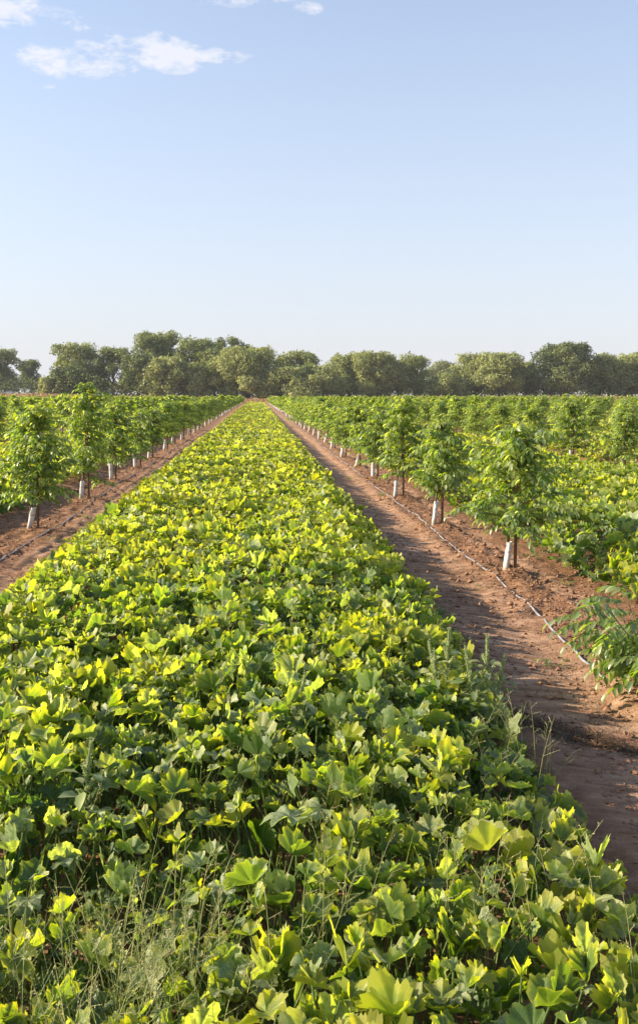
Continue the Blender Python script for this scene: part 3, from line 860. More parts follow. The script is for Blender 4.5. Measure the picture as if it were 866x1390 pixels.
count = {}
order = sorted(SINGLE, key=lambda c: c[4])
for (w, k, i, x, y, vis) in order:
    zg = gz1(x, y) if y < 90 else 0.0
    h = tree_h(k, i, y)
    n_ = count.get(k, 0)
    if vis: count[k] = n_ + 1
    e = bpy.data.objects.new('young_walnut_tree', None); COL.objects.link(e)
    e.empty_display_size = 0.2
    e.location = (x, y, zg - 0.03 if y < 75 else zg - .03)
    r_ = random.Random(k * 999 + i)
    limit = 24 if k in (0, -1) else 9
    if not vis:
        lab, grp = 'young walnut tree beyond the left edge, %s in the left row' % ORD[n_ + (1 if y > 10 else 0)], 'young walnut trees in staked rows'
    elif (k, n_) == (0, 0): lab = 'nearest full-sized young walnut tree beside the dirt track, bushy, on a soil mound'
    elif (k, n_) == (-1, 0): lab = 'nearest young walnut tree at the left edge, upright white guard left of its brown stake'
    elif (k, n_) == (-1, 1): lab = 'tallest young walnut tree, second in left row, top above the horizon'
    elif (k, n_) == (0, 2): lab = 'tall young walnut tree with yellow tip, third in the row right of the track'
    elif n_ < limit: lab = 'young walnut tree, %s in %s' % (ORD[n_], row_words(k))
    else:
        lab = 'distant young walnut tree merging into %s' % row_words(k)
    tag(e, lab, 'tree', 'young walnut trees in staked rows' if n_ < limit else 'distant young walnut trees, ' + row_words(k))
    d = y
    if (k in (0, -1) and d < 40) or d < 36:
        sp_seed = 900 + k * 50 + i
        rad = r_.uniform(.64, .80)
        boff = -0.17 + r_.uniform(-.05, .04)
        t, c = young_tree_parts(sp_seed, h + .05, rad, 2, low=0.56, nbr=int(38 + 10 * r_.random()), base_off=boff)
        t.build('trunk', M['bark'], e); c.build('crown', M['walnut'], e)
        g, gp, gr_ = guard_acc(0.46 + r_.uniform(-.05, .06), sp_seed, 14, boff)
        go = g.build('trunk_guard', M['guard'], e)
        if d < 34 and k in (0, -1):
            B = Acc()
            for tt in (0.82,):
                j = int(tt * (len(gp) - 1)); V = []
                for dz_ in (-.012, .012):
                    for a in range(14):
                        an = 2 * math.pi * a / 14; q = gr_[j] * (1 + 0.10 * math.sin(2 * an + 1 + sp_seed)) * 1.05
                        V.append((gp[j][0] + q * math.cos(an), gp[j][1] + q * math.sin(an), gp[j][2] + dz_))
                B.add(V, [[a, (a + 1) % 14, 14 + (a + 1) % 14, 14 + a] for a in range(14)])
            B.build('printed_band', M['guard_band'], go)
        s = stake_acc(min(h - .1, 1.95) + r_.uniform(-.06, .06), sp_seed)
        so = s.build('stake', M['stake'], e)
        B = Acc()
        ring = [(0.030 * math.cos(a) - .01, 0.032 * math.sin(a), 1.02 + .004 * math.sin(3 * a)) for a in np.linspace(0, 2 * math.pi, 13)]
        tube(B, ring, 0.006, 5); B.build('tie', M['tie'], so)
    else:
        lev = 1 if (d < 85 or (k in (0, -1) and d < 110)) else 0
        src = shared(lev, r_.randrange(6 if lev == 1 else 4))
        sc_ = h / 2.25; my = r_.choice([-1, 1])
        for s in src:
            c = s.copy(); c.name = s.name.split('.')[0]; COL.objects.link(c); c.parent = e
            if c.name.startswith(('trunk_guard',)): c.scale = (1, my, 1 + r_.uniform(-.06, .08))
            elif c.name.startswith('stake'): c.scale = (1, my, 1)
            else: c.scale = (1.06, my * 1.06, sc_)

# the rest of the orchard, too many and too far to count
acc = Acc()
lowv = [young_tree_parts(700 + v, 2.25, 0.76, 0, nbr=15) for v in range(4)]
def arr(a):
    return np.concatenate(a.V), [(L.reshape(-1, S[0]), m_) for L, S, m_ in zip(a.L, a.S, a.M)], np.concatenate(a.C)
lowa = [(arr(t), arr(c)) for t, c in lowv]
gA = arr(guard_acc(.5, 3, 4)[0]); sA = arr(stake_acc(1.9, 3, 3))
for (w, k, i, x, y, vis) in REST:
    r_ = random.Random(k * 999 + i); my = r_.choice([-1, 1]); mx = r_.choice([-1, 1]); sc_ = tree_h(k, i, y) / 2.25
    t, c = lowa[r_.randrange(4)]
    for (V, Fs, C), m_, s3 in ((t, 1, (1, my, sc_)), (c, 0, (mx, my, sc_)), (gA, 2, (1, 1, 1)), (sA, 3, (1, 1, 1))):
        base = acc.n; first = True
        V2 = V * np.array(s3) + np.array([x, y, 0])
        for Fq, _ in Fs:
            if first: acc.add(V2, Fq, C, None, m_); first = False
            else:
                acc.L.append((Fq + base).ravel()); acc.S.append(np.full(len(Fq), Fq.shape[1], np.int32)); acc.M.append(np.full(len(Fq), m_, np.int32))
o = acc.build('orchard_trees', [M['walnut'], M['bark'], M['guard'], M['stake']])
tag(o, 'farthest young orchard trees reading as one green mass below the woodland', 'trees', kind='stuff')

# the leafy sapling on its mound at the right edge, without stake
e = bpy.data.objects.new('walnut_sapling', None); COL.objects.link(e)
SX, SY = 3.44, 7.78
e.location = (SX, SY, gz1(SX, SY) + 0.0)
tag(e, 'low leafy walnut sapling without stake or guard, on a crumbly mound at the right edge', 'tree')
rg = np.random.default_rng(77)
TRK = Acc(); CRN = Acc(); CP = []; CD = []; CL = []
stub = [(0, 0, -.08), (-.01, 0, .12), (-.02, .01, .26)]
tube(TRK, stub, [.03, .026, .024], 8, (0, 0, 0, 0))
for b in range(17):
    az = b * 2.4 + rg.normal(0, .2); el = R(rg.uniform(28, 80)); ln = rg.uniform(.42, .80)
    d = np.array([math.cos(az) * math.cos(el), math.sin(az) * math.cos(el), math.sin(el)])
    pts = [np.array([-.02, .01, .12 + .010 * b])]
    for s in range(5):
        d = unit(d + np.array([rg.normal(0, .08), rg.normal(0, .08), .02])); pts.append(pts[-1] + d * ln / 5)
    tube(TRK, pts, [.009, .008, .007, .006, .004, .003], 5, (0, 0, 0, 0), cap=False)
    for j in range(8):
        t = (j + 1) / 8 * 5; kk = min(int(t), 4); q = pts[kk] + (pts[kk + 1] - pts[kk]) * (t - kk)
        a2 = az + rg.uniform(-1.7, 1.7)
        CP.append(q); CD.append(unit(np.array([math.cos(a2), math.sin(a2), rg.uniform(-.1, .7)]))); CL.append(rg.uniform(.26, .40))
CP = np.array(CP); CD = np.array(CD); CL = np.array(CL); N = len(CP)
side = np.cross(CD, np.array([0, 0, 1.0])); side /= np.linalg.norm(side, axis=1, keepdims=True)
P = []; D = []; Nm = []; Ln = []
for s in range(6):
    t = .2 + .8 * s / 5
    q = CP + CD * (CL * t)[:, None] + np.array([0, 0, -1.0]) * (CL * .4 * t * t)[:, None]; dd = CD + np.array([0, 0, -.8]) * t
    for sg in ((-1, 1) if s < 5 else (0,)):
        P.append(q); D.append(dd * (.45 if sg else 1) + side * sg * .8 + np.array([0, 0, -.35]) + rg.normal(0, .12, (N, 3)))
        Nm.append(np.array([0, 0, 1.0]) + side * sg * .4 + (np.cross(side, dd) if not sg else 0) + rg.normal(0, .2, (N, 3))); Ln.append(rg.uniform(.085, .12, N))
for i in range(N):
    tube(CRN, [CP[i] + CD[i] * CL[i] * t + np.array([0, 0, -CL[i] * .4 * t * t]) for t in (0, .35, .7, 1)], [.0028, .0024, .002, .001], 4, (.8, .1, .6, 0), cap=False)
P = np.concatenate(P); D = np.concatenate(D); Nm = np.concatenate(Nm); Ln = np.concatenate(Ln); n = len(P)
leaflets(CRN, P, D, Nm, Ln, Ln * .46, np.stack([np.clip(rg.normal(.55, .2, n), 0, 1), (rg.random(n) < .30) * rg.uniform(.3, .9, n), rg.random(n)], -1), 2)  # cream leaflets again carry painted highlights
TRK.build('trunk', M['bark'], e); CRN.build('crown', M['walnut'], e)
# mound under the sapling: raise the ground sheet itself
me = ground.data; co = np.empty(len(me.vertices) * 3, np.float32); me.vertices.foreach_get('co', co); co = co.reshape(-1, 3)
d2 = ((co[:, 0] - SX) / .42) ** 2 + ((co[:, 1] - SY) / .36) ** 2; mk = d2 < 8
co[mk, 2] += .10 * np.exp(-d2[mk]) * (.7 + .8 * fbm(co[mk, 0] * 9, co[mk, 1] * 9, 3, 5))
me.vertices.foreach_set('co', co.ravel()); me.update()

# ------------------------------------------------------------------ irrigation hoses
def hose(name_label, ctrl, trees_x):
    A = Acc(); ys_ = []
    y = ctrl[0][1]
    while y < ctrl[-1][1]:
        ys_.append(y); y += max(0.10, 0.012 * y)
    ys_ = np.array(ys_)
    cx = np.interp(ys_, [c[1] for c in ctrl], [c[0] for c in ctrl])
    ker = np.ones(5) / 5
    for _ in range(6): cx = np.convolve(np.pad(cx, 2, 'edge'), ker, 'valid')
    cx = cx + 0.012 * np.sin(ys_ * 1.3) * (ys_ > 9)
    zz = gz(cx.copy(), ys_.copy())
    zs = np.convolve(np.pad(zz, 2, 'edge'), ker, 'valid')
    z = np.maximum(zs * .7 + zz * .3 + 0.006, zz - 0.004)
    tube(A, np.stack([cx, ys_, z], -1), 0.0130, 8, (0, 0, 0, 0))
    o = A.build('irrigation_hose', M['hose'])
    tag(o, name_label, 'hose', 'drip irrigation hoses along the tree rows')
hose('pale grey irrigation hose along the right tree row beside the dirt track',
     [(3.25, 3), (3.22, 8), (3.30, 9.6), (3.42, 11.2), (3.48, 13), (3.42, 15.5), (3.50, 18.5), (3.48, 22), (3.40, 26), (3.42, 31), (3.45, 36), (3.42, 42), (3.45, 140)], None)
hose('thin bluish irrigation hose curving along the left tree row in the bare soil',
     [(-4.2, 8), (-4.15, 14), (-4.13, 15.5), (-4.12, 17.6), (-4.02, 19), (-4.1, 21), (-3.98, 22.5), (-4.13, 23), (-4.12, 26), (-4.2, 28), (-4.1, 34), (-4.15, 140)], None)

# ------------------------------------------------------------------ clods, straw, debris
def scatter_pts(n, boxes, rg):
    out_ = []
    for (xa, xb, ya, yb, w) in boxes:
        k = int(n * w); out_.append(np.stack([rg.uniform(xa, xb, k), ya + (yb - ya) * rg.random(k) ** 1.4], -1))
    return np.concatenate(out_)
rg = np.random.default_rng(5)
pts = scatter_pts(24000, [(3.3, 4.2, 7, 32, .38), (4.2, 5.8, 9, 30, .24), (2.2, 3.3, 4.5, 25, .12), (-5.6, -3.9, 13, 40, .28), (1.9, 3.3, 4, 12, .02)], rg)
mnd = []
for (tx, ty) in list(NEAR_T) + [(SX, SY)] * 3:
    if ty < 40 and abs(tx) < 6 and ty > 7: mnd.append(np.stack([rg.normal(tx, .36, 260), rg.normal(ty, .32, 260)], -1))
pts = np.concatenate([pts] + mnd); n = len(pts)
oc = np.array([(1, 0, 0), (-1, 0, 0), (0, 1, 0), (0, -1, 0), (0, 0, 1), (0, 0, -1), (.6, .6, .45), (-.6, .55, .4)])
of = np.array([[0, 6, 4], [6, 2, 4], [0, 2, 6], [2, 7, 4], [7, 1, 4], [2, 1, 7], [1, 3, 4], [3, 0, 4], [2, 0, 5], [1, 2, 5], [3, 1, 5], [0, 3, 5]])
sz = np.clip(rg.lognormal(math.log(.0095), .6, n), .004, .05)
V = oc[None] * (1 + rg.normal(0, .22, (n, 8, 3))) * sz[:, None, None] * np.array([1, 1, .7])
a = rg.uniform(0, 6.28, n); ca, sa = np.cos(a)[:, None], np.sin(a)[:, None]
V = np.stack([V[..., 0] * ca - V[..., 1] * sa, V[..., 0] * sa + V[..., 1] * ca, V[..., 2]], -1)
pz = gz(pts[:, 0].copy(), pts[:, 1].copy())
pz = pz + np.where(((pts[:, 0] - SX) ** 2 + (pts[:, 1] - SY) ** 2) < 1.2, .10 * np.exp(-(((pts[:, 0] - SX) / .42) ** 2 + ((pts[:, 1] - SY) / .36) ** 2)), 0)
V += np.concatenate([pts, (pz + sz * .3)[:, None]], 1)[:, None]
A = Acc(); A.add(V.reshape(-1, 3), (of[None] + (np.arange(n) * 8)[:, None, None]).reshape(-1, 3))
o = A.build('soil_clods', M['clod'], smooth=False)
tag(o, 'loose reddish soil clods strewn round the tree mounds and furrows', 'soil clods', kind='stuff')

def strips(A, P, yaw, ln, wd, tint, lift, rg, seg=3, curl=.3):
    n = len(P); t = np.linspace(0, 1, seg + 1)
    bend = rg.normal(0, curl, (n, 1)); el = rg.normal(lift, abs(lift) * .6 + .08, (n, 1))
    ax = yaw[:, None] + bend * t[None] * 2
    st = (ln[:, None] / seg)
    x = np.cumsum(np.cos(ax) * st, 1) - np.cos(ax[:, :1]) * st; y = np.cumsum(np.sin(ax) * st, 1) - np.sin(ax[:, :1]) * st
    z = np.sin(t * math.pi)[None] * ln[:, None] * np.abs(el) * .5 + el * t[None] * ln[:, None] * .3
    C_ = np.stack([x, y, np.abs(z)], -1) + P[:, None]
    s = np.stack([-np.sin(ax), np.cos(ax), rg.normal(0, .3, (n, seg + 1))], -1) * wd[:, None, None] * .5 * (1 - .6 * np.abs(t - .4))[None, :, None]
    V = np.stack([C_ - s, C_ + s], 2).reshape(n, -1, 3)
    f = np.array([[2 * i, 2 * i + 1, 2 * i + 3, 2 * i + 2] for i in range(seg)])
    m_ = 2 * (seg + 1); Cc = np.empty((n, m_, 4), np.float32); Cc[..., :3] = tint[:, None]; Cc[..., 3] = .5
    A.add(V.reshape(-1, 3), (f[None] + (np.arange(n) * m_)[:, None, None]).reshape(-1, 4), Cc.reshape(-1, 4))
A = Acc()
pts = scatter_pts(8000, [(4.3, 5.7, 9, 26, .40), (3.3, 4.2, 7, 24, .12), (1.9, 3.3, 4, 16, .10), (-5.6, -3.3, 12, 34, .12), (-3.3, -2.9, 10, 20, .02)], rg)
n2 = 1300
t_ = rg.uniform(-1, 1, n2)
deb = np.stack([2.40 + .50 * t_ + rg.normal(0, .07, n2), 6.95 - .38 * t_ + rg.normal(0, .12, n2) * (1.1 - .7 * np.abs(t_))], -1)
pts = np.concatenate([pts, deb]); n = len(pts)
hue = np.concatenate([np.clip(rg.normal(.62, .3, n - n2), 0, 1), np.clip(rg.normal(.12, .18, n2), 0, 1)])
P = np.concatenate([pts, gz(pts[:, 0].copy(), pts[:, 1].copy())[:, None] + .006], 1)
strips(A, P, rg.uniform(0, 6.28, n), rg.uniform(.02, .14, n), rg.uniform(.002, .010, n), np.stack([hue, np.zeros(n), rg.random(n)], -1), .18, rg)
o = A.build('dry_plant_debris', M['straw'])
tag(o, 'dry straw and dark brown plant debris lying on the bare soil', 'plant debris', kind='stuff')

# ------------------------------------------------------------------ grass and weeds among the squash
def grass(A, cx, cy, n, spread, hmin, hmax, hue0, rg, seedheads=0.3, wd=.006, red=0.0):
    x = rg.normal(cx, spread, n); y = rg.normal(cy, spread, n)
    ln = rg.uniform(hmin, hmax, n); az = rg.uniform(0, 6.28, n); lean = np.abs(rg.normal(.18, .2, n)); curve = rg.uniform(.1, 1.3, n)
    seg = 6; t = np.linspace(0, 1, seg + 1)
    ang = lean[:, None] + curve[:, None] * t[None] ** 2
    st = ln[:, None] / seg
    hx = np.cumsum(np.sin(ang) * st, 1) - np.sin(ang[:, :1]) * st; hz = np.cumsum(np.cos(ang) * st, 1) - np.cos(ang[:, :1]) * st
    C_ = np.stack([x[:, None] + hx * np.cos(az)[:, None], y[:, None] + hx * np.sin(az)[:, None], hz], -1)
    w = wd * rg.uniform(.5, 1.3, n)
    s = np.stack([-np.sin(az), np.cos(az), 0 * az], -1)[:, None] * (w[:, None] * (1 - t[None] ** 2 * .85))[..., None] * .5
    V = np.stack([C_ - s, C_ + s], 2).reshape(n, -1, 3); m_ = 2 * (seg + 1)
    f = np.array([[2 * i, 2 * i + 1, 2 * i + 3, 2 * i + 2] for i in range(seg)])
    hue = np.clip(rg.normal(hue0, .14, n), 0, .9); Cc = np.empty((n, m_, 4), np.float32); Cc[..., 0] = hue[:, None]; Cc[..., 1] = 0; Cc[..., 2] = rg.random(n)[:, None]; Cc[..., 3] = .5
    A.add(V.reshape(-1, 3), (f[None] + (np.arange(n) * m_)[:, None, None]).reshape(-1, 4), Cc.reshape(-1, 4))
    # seed heads: branching panicles of tiny spikelets on thin stems
    for i in range(int(n * seedheads * .35)):
        X, Y = rg.normal(cx, spread), rg.normal(cy, spread); h = rg.uniform(hmax * .75, hmax * 1.25); a0 = rg.uniform(0, 6.28); ln_ = rg.uniform(.05, .35)
        stem = [np.array([X, Y, 0]) + np.array([math.cos(a0), math.sin(a0), 0]) * h * ln_ * q * q + np.array([0, 0, h * q]) for q in (0, .3, .6, .85, 1)]
        hc = .97 if rg.random() < red else min(.85, max(.3, rg.normal(hue0 + .15, .1)))
        tube(A, stem, [.0022, .002, .0016, .0012, .0008], 3, (hc if hc < .9 else .6, 0, .6, .5), cap=False)
        nb = rg.integers(5, 9); PP = []; DD = []
        for b in range(nb):
            q = .62 + .38 * b / nb; k = 2 if q < .85 else 3
            q0, q1 = (.6, .85) if k == 2 else (.85, 1)
            p0 = stem[k] + (stem[k + 1] - stem[k]) * (q - q0) / (q1 - q0)
            ab = rg.uniform(0, 6.28); L = rg.uniform(.03, .08) * (1.4 - q)* 2
            d = unit(np.array([math.cos(ab), math.sin(ab), rg.uniform(.3, 1.2)]))
            tube(A, [p0, p0 + d * L], [.001, .0006], 3, (hc if hc < .9 else .6, 0, .6, .5), cap=False)
            m = 9 if hc > .9 else 6
            for j in range(m):
                PP.append(p0 + d * L * (.25 + .75 * j / m)); DD.append(unit(d + rg.normal(0, .6, 3)))
        PP = np.array(PP); DD = np.array(DD); k = len(PP)
        leaflets(A, PP, DD, rg.normal(0, 1, (k, 3)), rg.uniform(.006, .012, k), rg.uniform(.003, .005, k), np.tile([hc, 0, .6], (k, 1)), 1)
A = Acc(); rg = np.random.default_rng(9)
for _ in range(24):   # thick grass along the near left corner
    grass(A, rg.uniform(-1.5, -.15), rg.uniform(3.1, 4.0), 20, .12, .34, .60, .45, rg, .7)
for _ in range(16):
    grass(A, rg.uniform(-1.2, 1.7), rg.uniform(3.1, 4.0), 9, .12, .45, .70, .45, rg, 1.2, red=.2)
for (cx, cy_, n_) in [(.15, 4.55, 6), (.45, 4.3, 6), (.62, 4.6, 7), (.85, 4.25, 6), (1.2, 4.4, 4), (.05, 4.9, 3)]:
    grass(A, cx, cy_, 6, .08, .45, .64, .4, rg, 1.3, red=.75)
for (cx, cy_, k) in [(-.75, 8.6, 9), (-.1, 8.1, 9), (-.35, 8.4, 6), (.1, 7.6, 5), (-1.3, 6.0, 4), (.9, 6.9, 4), (1.2, 5.4, 6), (.7, 9.5, 4), (-1.0, 5.0, 7), (-.3, 5.2, 5), (1.5, 6.3, 5), (.5, 5.6, 3)]:
    for _ in range(k): grass(A, rg.normal(cx, .20), rg.normal(cy_, .22), 8, .12, .34, .52, .50, rg, 1.2, wd=.004)
for _ in range(26):
    yv = 3.2 + 16 * rg.random() ** 1.6
    grass(A, rg.uniform(max(-2.8, TL * yv), 1.9), yv, 4, .08, .4, .58, .45, rg, 1.0, wd=.004)
o = A.build('weedy_grass', M['weed'])
tag(o, 'wispy grass and weeds with straw and reddish seed heads growing among the near squash', 'grass', kind='stuff')

# small green weeds on the bare soil
A = Acc(); rg = np.random.default_rng(19)
for (cx, cy_, n_) in [(4.62, 15.2, 40), (4.45, 13.0, 22), (4.85, 12.0, 16), (3.3, 24.5, 40), (3.05, 12.6, 10), (3.0, 9.0, 26), (3.2, 8.0, 20), (-3.78, 17.3, 14), (-3.75, 20.5, 20), (2.95, 30, 40), (3.4, 7.9, 14), (2.15, 9.7, 14)]:
    x = rg.normal(cx, .10, n_); y = rg.normal(cy_, .12, n_); P = np.stack([x, y, gz(x.copy(), y.copy()) + .01], -1)
    D = np.stack([rg.normal(0, 1, n_), rg.normal(0, 1, n_), rg.uniform(.3, 1, n_)], -1)
    L = rg.uniform(.03, .08, n_)
    leaflets(A, P, D, np.tile([0, 0, 1.0], (n_, 1)) + rg.normal(0, .3, (n_, 3)), L, L * .4, np.stack([rg.uniform(.15, .45, n_), np.zeros(n_), rg.random(n_)], -1), 2)
o = A.build('soil_weeds', M['weed'])
tag(o, 'small green seedlings dotted over the bare reddish soil', 'weeds', kind='stuff')

# ------------------------------------------------------------------ pigweed plants
def pigweed(x, y, h, seed, label, nst=3):
    rg = np.random.default_rng(seed)
    e = bpy.data.objects.new('pigweed_plant', None); COL.objects.link(e); e.location = (x, y, 0)
    tag(e, label, 'weed', 'pigweed plants in the squash bed')
    St = Acc(); Lf = Acc(); Sp = Acc()
    for s in range(nst):
        a0 = s * 2.1 + rg.normal(0, .4); ln = rg.uniform(.12, .32) if s else .05; hh = h * (1 if s == 0 else rg.uniform(.78, .95))
        pts = [np.array([math.cos(a0) * hh * ln * q ** 1.3, math.sin(a0) * hh * ln * q ** 1.3, hh * q]) for q in np.linspace(0, 1, 8)]
        tube(St, pts, list(np.linspace(.008, .003, 8)), 6, (.35, .1, .6, .5))
        P = []; D = []
        for j in range(20):
            q = .3 + .62 * j / 20; k = min(int(q * 7), 6); p0 = pts[k] + (pts[k + 1] - pts[k]) * (q * 7 - k); a = j * 2.4
            d = unit(np.array([math.cos(a), math.sin(a), rg.uniform(-.1, .8)])); L = .05
            tube(St, [p0, p0 + d * L], [.0018, .0012], 4, (.45, 0, .6, .5), cap=False)
            P.append(p0 + d * L); D.append(unit(d + np.array([0, 0, -.35])))
        P = np.array(P); D = np.array(D); k = len(P); L = rg.uniform(.06, .11, k)
        leaflets(Lf, P, D, np.tile([0, 0, 1.0], (k, 1)) + rg.normal(0, .2, (k, 3)), L * 1.05, L * .60, np.stack([rg.uniform(.3, .6, k), (rg.random(k) < .4) * .4, rg.random(k)], -1), 2)
        # knobbly seed spikes
        def spike(p0, d, L, r):
            n = int(L / .004) * 3; t = rg.random(n); a = rg.uniform(0, 6.28, n); rr = r * (1 - .6 * t) * rg.uniform(.6, 1.2, n)
            u = unit(np.cross(d, [.3, .2, 1])); v = np.cross(d, u)
            out_ = np.cos(a)[:, None] * u + np.sin(a)[:, None] * v
            P = p0 + d * (t * L)[:, None] + out_ * rr[:, None] * .5
            leaflets(Sp, P, out_ + d * .6, rg.normal(0, 1, (n, 3)), rg.uniform(.009, .016, n), rg.uniform(.006, .009, n), np.stack([rg.uniform(.35, .6, n), np.full(n, .45), rg.uniform(.5, 1, n)], -1), 1)
            tube(Sp, [p0, p0 + d * L * .9], [r * .55, r * .25], 6, (.45, .4, .5, .5))
        spike(pts[-2], unit(pts[-1] - pts[-2] + rg.normal(0, .01, 3)), .20, .024)
        for j in range(5):
            q = .62 + .3 * j / 5; k = min(int(q * 7), 6); p0 = pts[k] + (pts[k + 1] - pts[k]) * (q * 7 - k); a = j * 2.4 + 1
            spike(p0, unit(np.array([math.cos(a), math.sin(a), 1.5])), rg.uniform(.07, .12), .018)
    St.build('stem', M['weed'], e); Lf.build('leaves', M['weed'], e); Sp.build('seed_spikes', M['weed'], e)
pigweed(1.62, 6.45, .80, 3, 'pale green pigweed with knobbly seed spikes at the bed edge beside the track', 4)
pigweed(1.36, 6.65, .82, 4, 'pigweed with upright spikes standing just left of the one at the bed edge', 3)
pigweed(.24, 5.9, .72, 5, 'slender pigweed spike in the middle of the squash bed', 1)
pigweed(-.92, 4.75, .74, 6, 'lone pigweed spike rising from the squash at the lower left', 1)

# ------------------------------------------------------------------ far bank: road, dry grass
def strip_sheet(name, xa, xb, ya, yb, dz, mat, nxx=80, nyy=4):
    X, Y = np.meshgrid(np.linspace(xa, xb, nxx), np.linspace(ya, yb, nyy)); Z = gz(X.ravel().copy(), Y.ravel().copy()) + dz
    id_ = np.arange(nxx * nyy).reshape(nyy, nxx)
    A = Acc(); A.add(np.stack([X.ravel(), Y.ravel(), Z], -1), np.stack([id_[:-1, :-1], id_[:-1, 1:], id_[1:, 1:], id_[1:, :-1]], -1).reshape(-1, 4))
    o = A.build(name, mat); tag(o, kind='structure'); return o
M['road'] = simple_mat('dusty_road', (0.34, 0.20, 0.12), (0.46, 0.30, 0.19), .5, .95, .1)
strip_sheet('dirt_road', -160, 220, 305, 311, .02, M['road'])
A = Acc(); rg = np.random.default_rng(55)
n = 26000
x = rg.uniform(-110, 160, n); y = rg.uniform(289, 304, n); ok = in_view(x, y, 3); x, y = x[ok], y[ok]; n = len(x)
P = np.stack([x, y, gz(x.copy(), y.copy(), False) - .05], -1)
D = np.stack([rg.normal(0, .35, n), rg.normal(0, .35, n), np.ones(n)], -1); L = rg.uniform(.25, .6, n) * (.6 + .8 * vnoise(x * .2, y * .3, 4))
leaflets(A, P, D, rg.normal(0, 1, (n, 3)) + np.array([0, -1.0, 0]), L, L * .6, np.stack([rg.random(n), np.zeros(n), rg.random(n)], -1), 0)
o = A.build('dry_grass', M['dry_grass'])
tag(o, 'band of dry tan grass on the bank at the far end of the field', 'grass', kind='stuff')

# ------------------------------------------------------------------ the woodland behind
def big_tree(name, cx_px, w_px, top_px, dist, seed, label, hue=.5, style='round', base=0.0, fine=1.0, clumps=44):
    """crown drawn as many leaf sprays on a lumpy set of boughs"""
    rg = np.random.default_rng(seed)
    a = R(CAM_YAW)
    # pixel column -> world x at that distance along the rows
    u = (cx_px - 433) / 1264
    x = dist * math.tan(math.atan(u) + a); zf = dist / math.cos(math.atan(u) + a) * math.cos(math.atan(u))
    g = gz1(x, dist)
    H = CAM_H + (536.4 - top_px) / 1264 * zf - g
    Wd = w_px / 1264 * zf
    e = bpy.data.objects.new(name, None); COL.objects.link(e); e.location = (x, dist, g); e.rotation_euler[2] = 0
    tag(e, label, 'bush' if 'bush' in name else 'tree', 'woodland trees beyond the field')
    T = Acc(); C = Acc()
    lowc = {'round': .04, 'tall': .08, 'bush': 0.0, 'airy': .18, 'dome': .03, 'pine': .25}[style]
    rx = Wd / 2; H0 = H * lowc
    th = H * (.45 if style != 'pine' else .85); r0 = .022 * H + .08
    lean = rg.normal(0, .03, 2)
    tp = [(lean[0] * z, lean[1] * z, z) for z in np.linspace(-.3, th, 6)]
    tube(T, tp, list(np.linspace(r0 * 1.25, r0 * .5, 6)), 8, (0, 0, 0, 0))
    cl = []
    nC = int(clumps * fine)
    for c in range(nC):
        t = (c + rg.random()) / nC
        zc = H0 + (H - H0) * (.10 + .84 * t ** .85)
        f = (zc - H0) / (H - H0)
        if style == 'dome': prof = math.sqrt(max(.02, 1 - (max(0, f - .35) / .66) ** 2)) * (1 if f > .2 else .86 + .7 * f)
        elif style == 'tall': prof = .45 + .6 * math.sin(math.pi * min(.97, f * .8 + .14))
        elif style == 'bush': prof = math.sqrt(max(.03, 1 - (max(0, f - .15) / .87) ** 2))
        elif style == 'airy': prof = .35 + .7 * math.sin(math.pi * min(.95, f * .7 + .2))
        elif style == 'pine': prof = .5 + .5 * math.sin(math.pi * f)
        else: prof = math.sqrt(max(.05, 1 - (max(0, f - .42) / .60) ** 2)) * (.8 + .2 * min(1, f / .3))
        prof *= .82 * (1 + .16 * math.sin(3 * rg.uniform(0, 6.28)))
        az = rg.uniform(0, 6.28); rr = prof * rx * (rg.uniform(.55, 1.0) if rg.random() < .8 else rg.uniform(0, .55))
        rc = rg.uniform(.11, .28) * rx * (1.0 if style != 'airy' else .8) + .35
        rc = min(rc, 3.3)
        zc = min(zc, H - rc * rg.uniform(.6, 1.25))
        cl.append((rr * math.cos(az), rr * math.sin(az) * .8, zc, rc))
    cl.append((rg.normal(0, .15 * rx), 0, H - min(2.2, .2 * rx + .4), min(2.4, .22 * rx + .5)))
    for (x_, y_, z_, rc) in cl[::3]:
        zb = max(.15 * H, z_ * rg.uniform(.35, .55)); zb = min(zb, th * .95)
        p0 = np.array([lean[0] * zb, lean[1] * zb, zb]); p1 = np.array([x_, y_, z_])
        mid = (p0 + p1) / 2 + np.array([0, 0, .08 * H * rg.random()])
        tube(T, [p0, mid, p1], [r0 * .45, r0 * .28, r0 * .10], 5, (0, 0, 0, 0), cap=False)
    for (x_, y_, z_, rc) in cl:
        n = int(190 * fine * (rc / 2.2) ** 1.7 * (1 if style != 'airy' else .5)) + 40
        d = rg.normal(0, 1, (n, 3)); d /= np.linalg.norm(d, axis=1, keepdims=True)
        q = rg.uniform(.3, 1.0, n) ** .45
        lump = 1 + .25 * np.sin(d[:, 0] * 5 + x_) * np.sin(d[:, 2] * 4 + z_) 
        P = np.array([x_, y_, z_]) + d * (q * rc * lump)[:, None] * np.array([1.08, 1.0, .82])
        P += np.where(rg.random((n, 1)) < .05, rg.normal(0, .22 * rc, (n, 3)), 0)
        P[:, 2] = np.maximum(P[:, 2], .1)
        D = d * .2 + rg.normal(0, .8, (n, 3)) + np.array([0, 0, -.15])
        Nn = d * 1.3 + rg.normal(0, .45, (n, 3)) + np.array([0, 0, .3])
        L = rg.uniform(.35, .90, n) * (1.0 if rc > 1.2 else .8)
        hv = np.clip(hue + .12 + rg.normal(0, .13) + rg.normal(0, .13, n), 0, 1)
        leaflets(C, P, D, Nn, L, L * .75, np.stack([hv, np.zeros(n), rg.random(n)], -1), 0)
    T.build('trunk', M['old_bark'], e); C.build('crown', M['tree_leaf'], e)

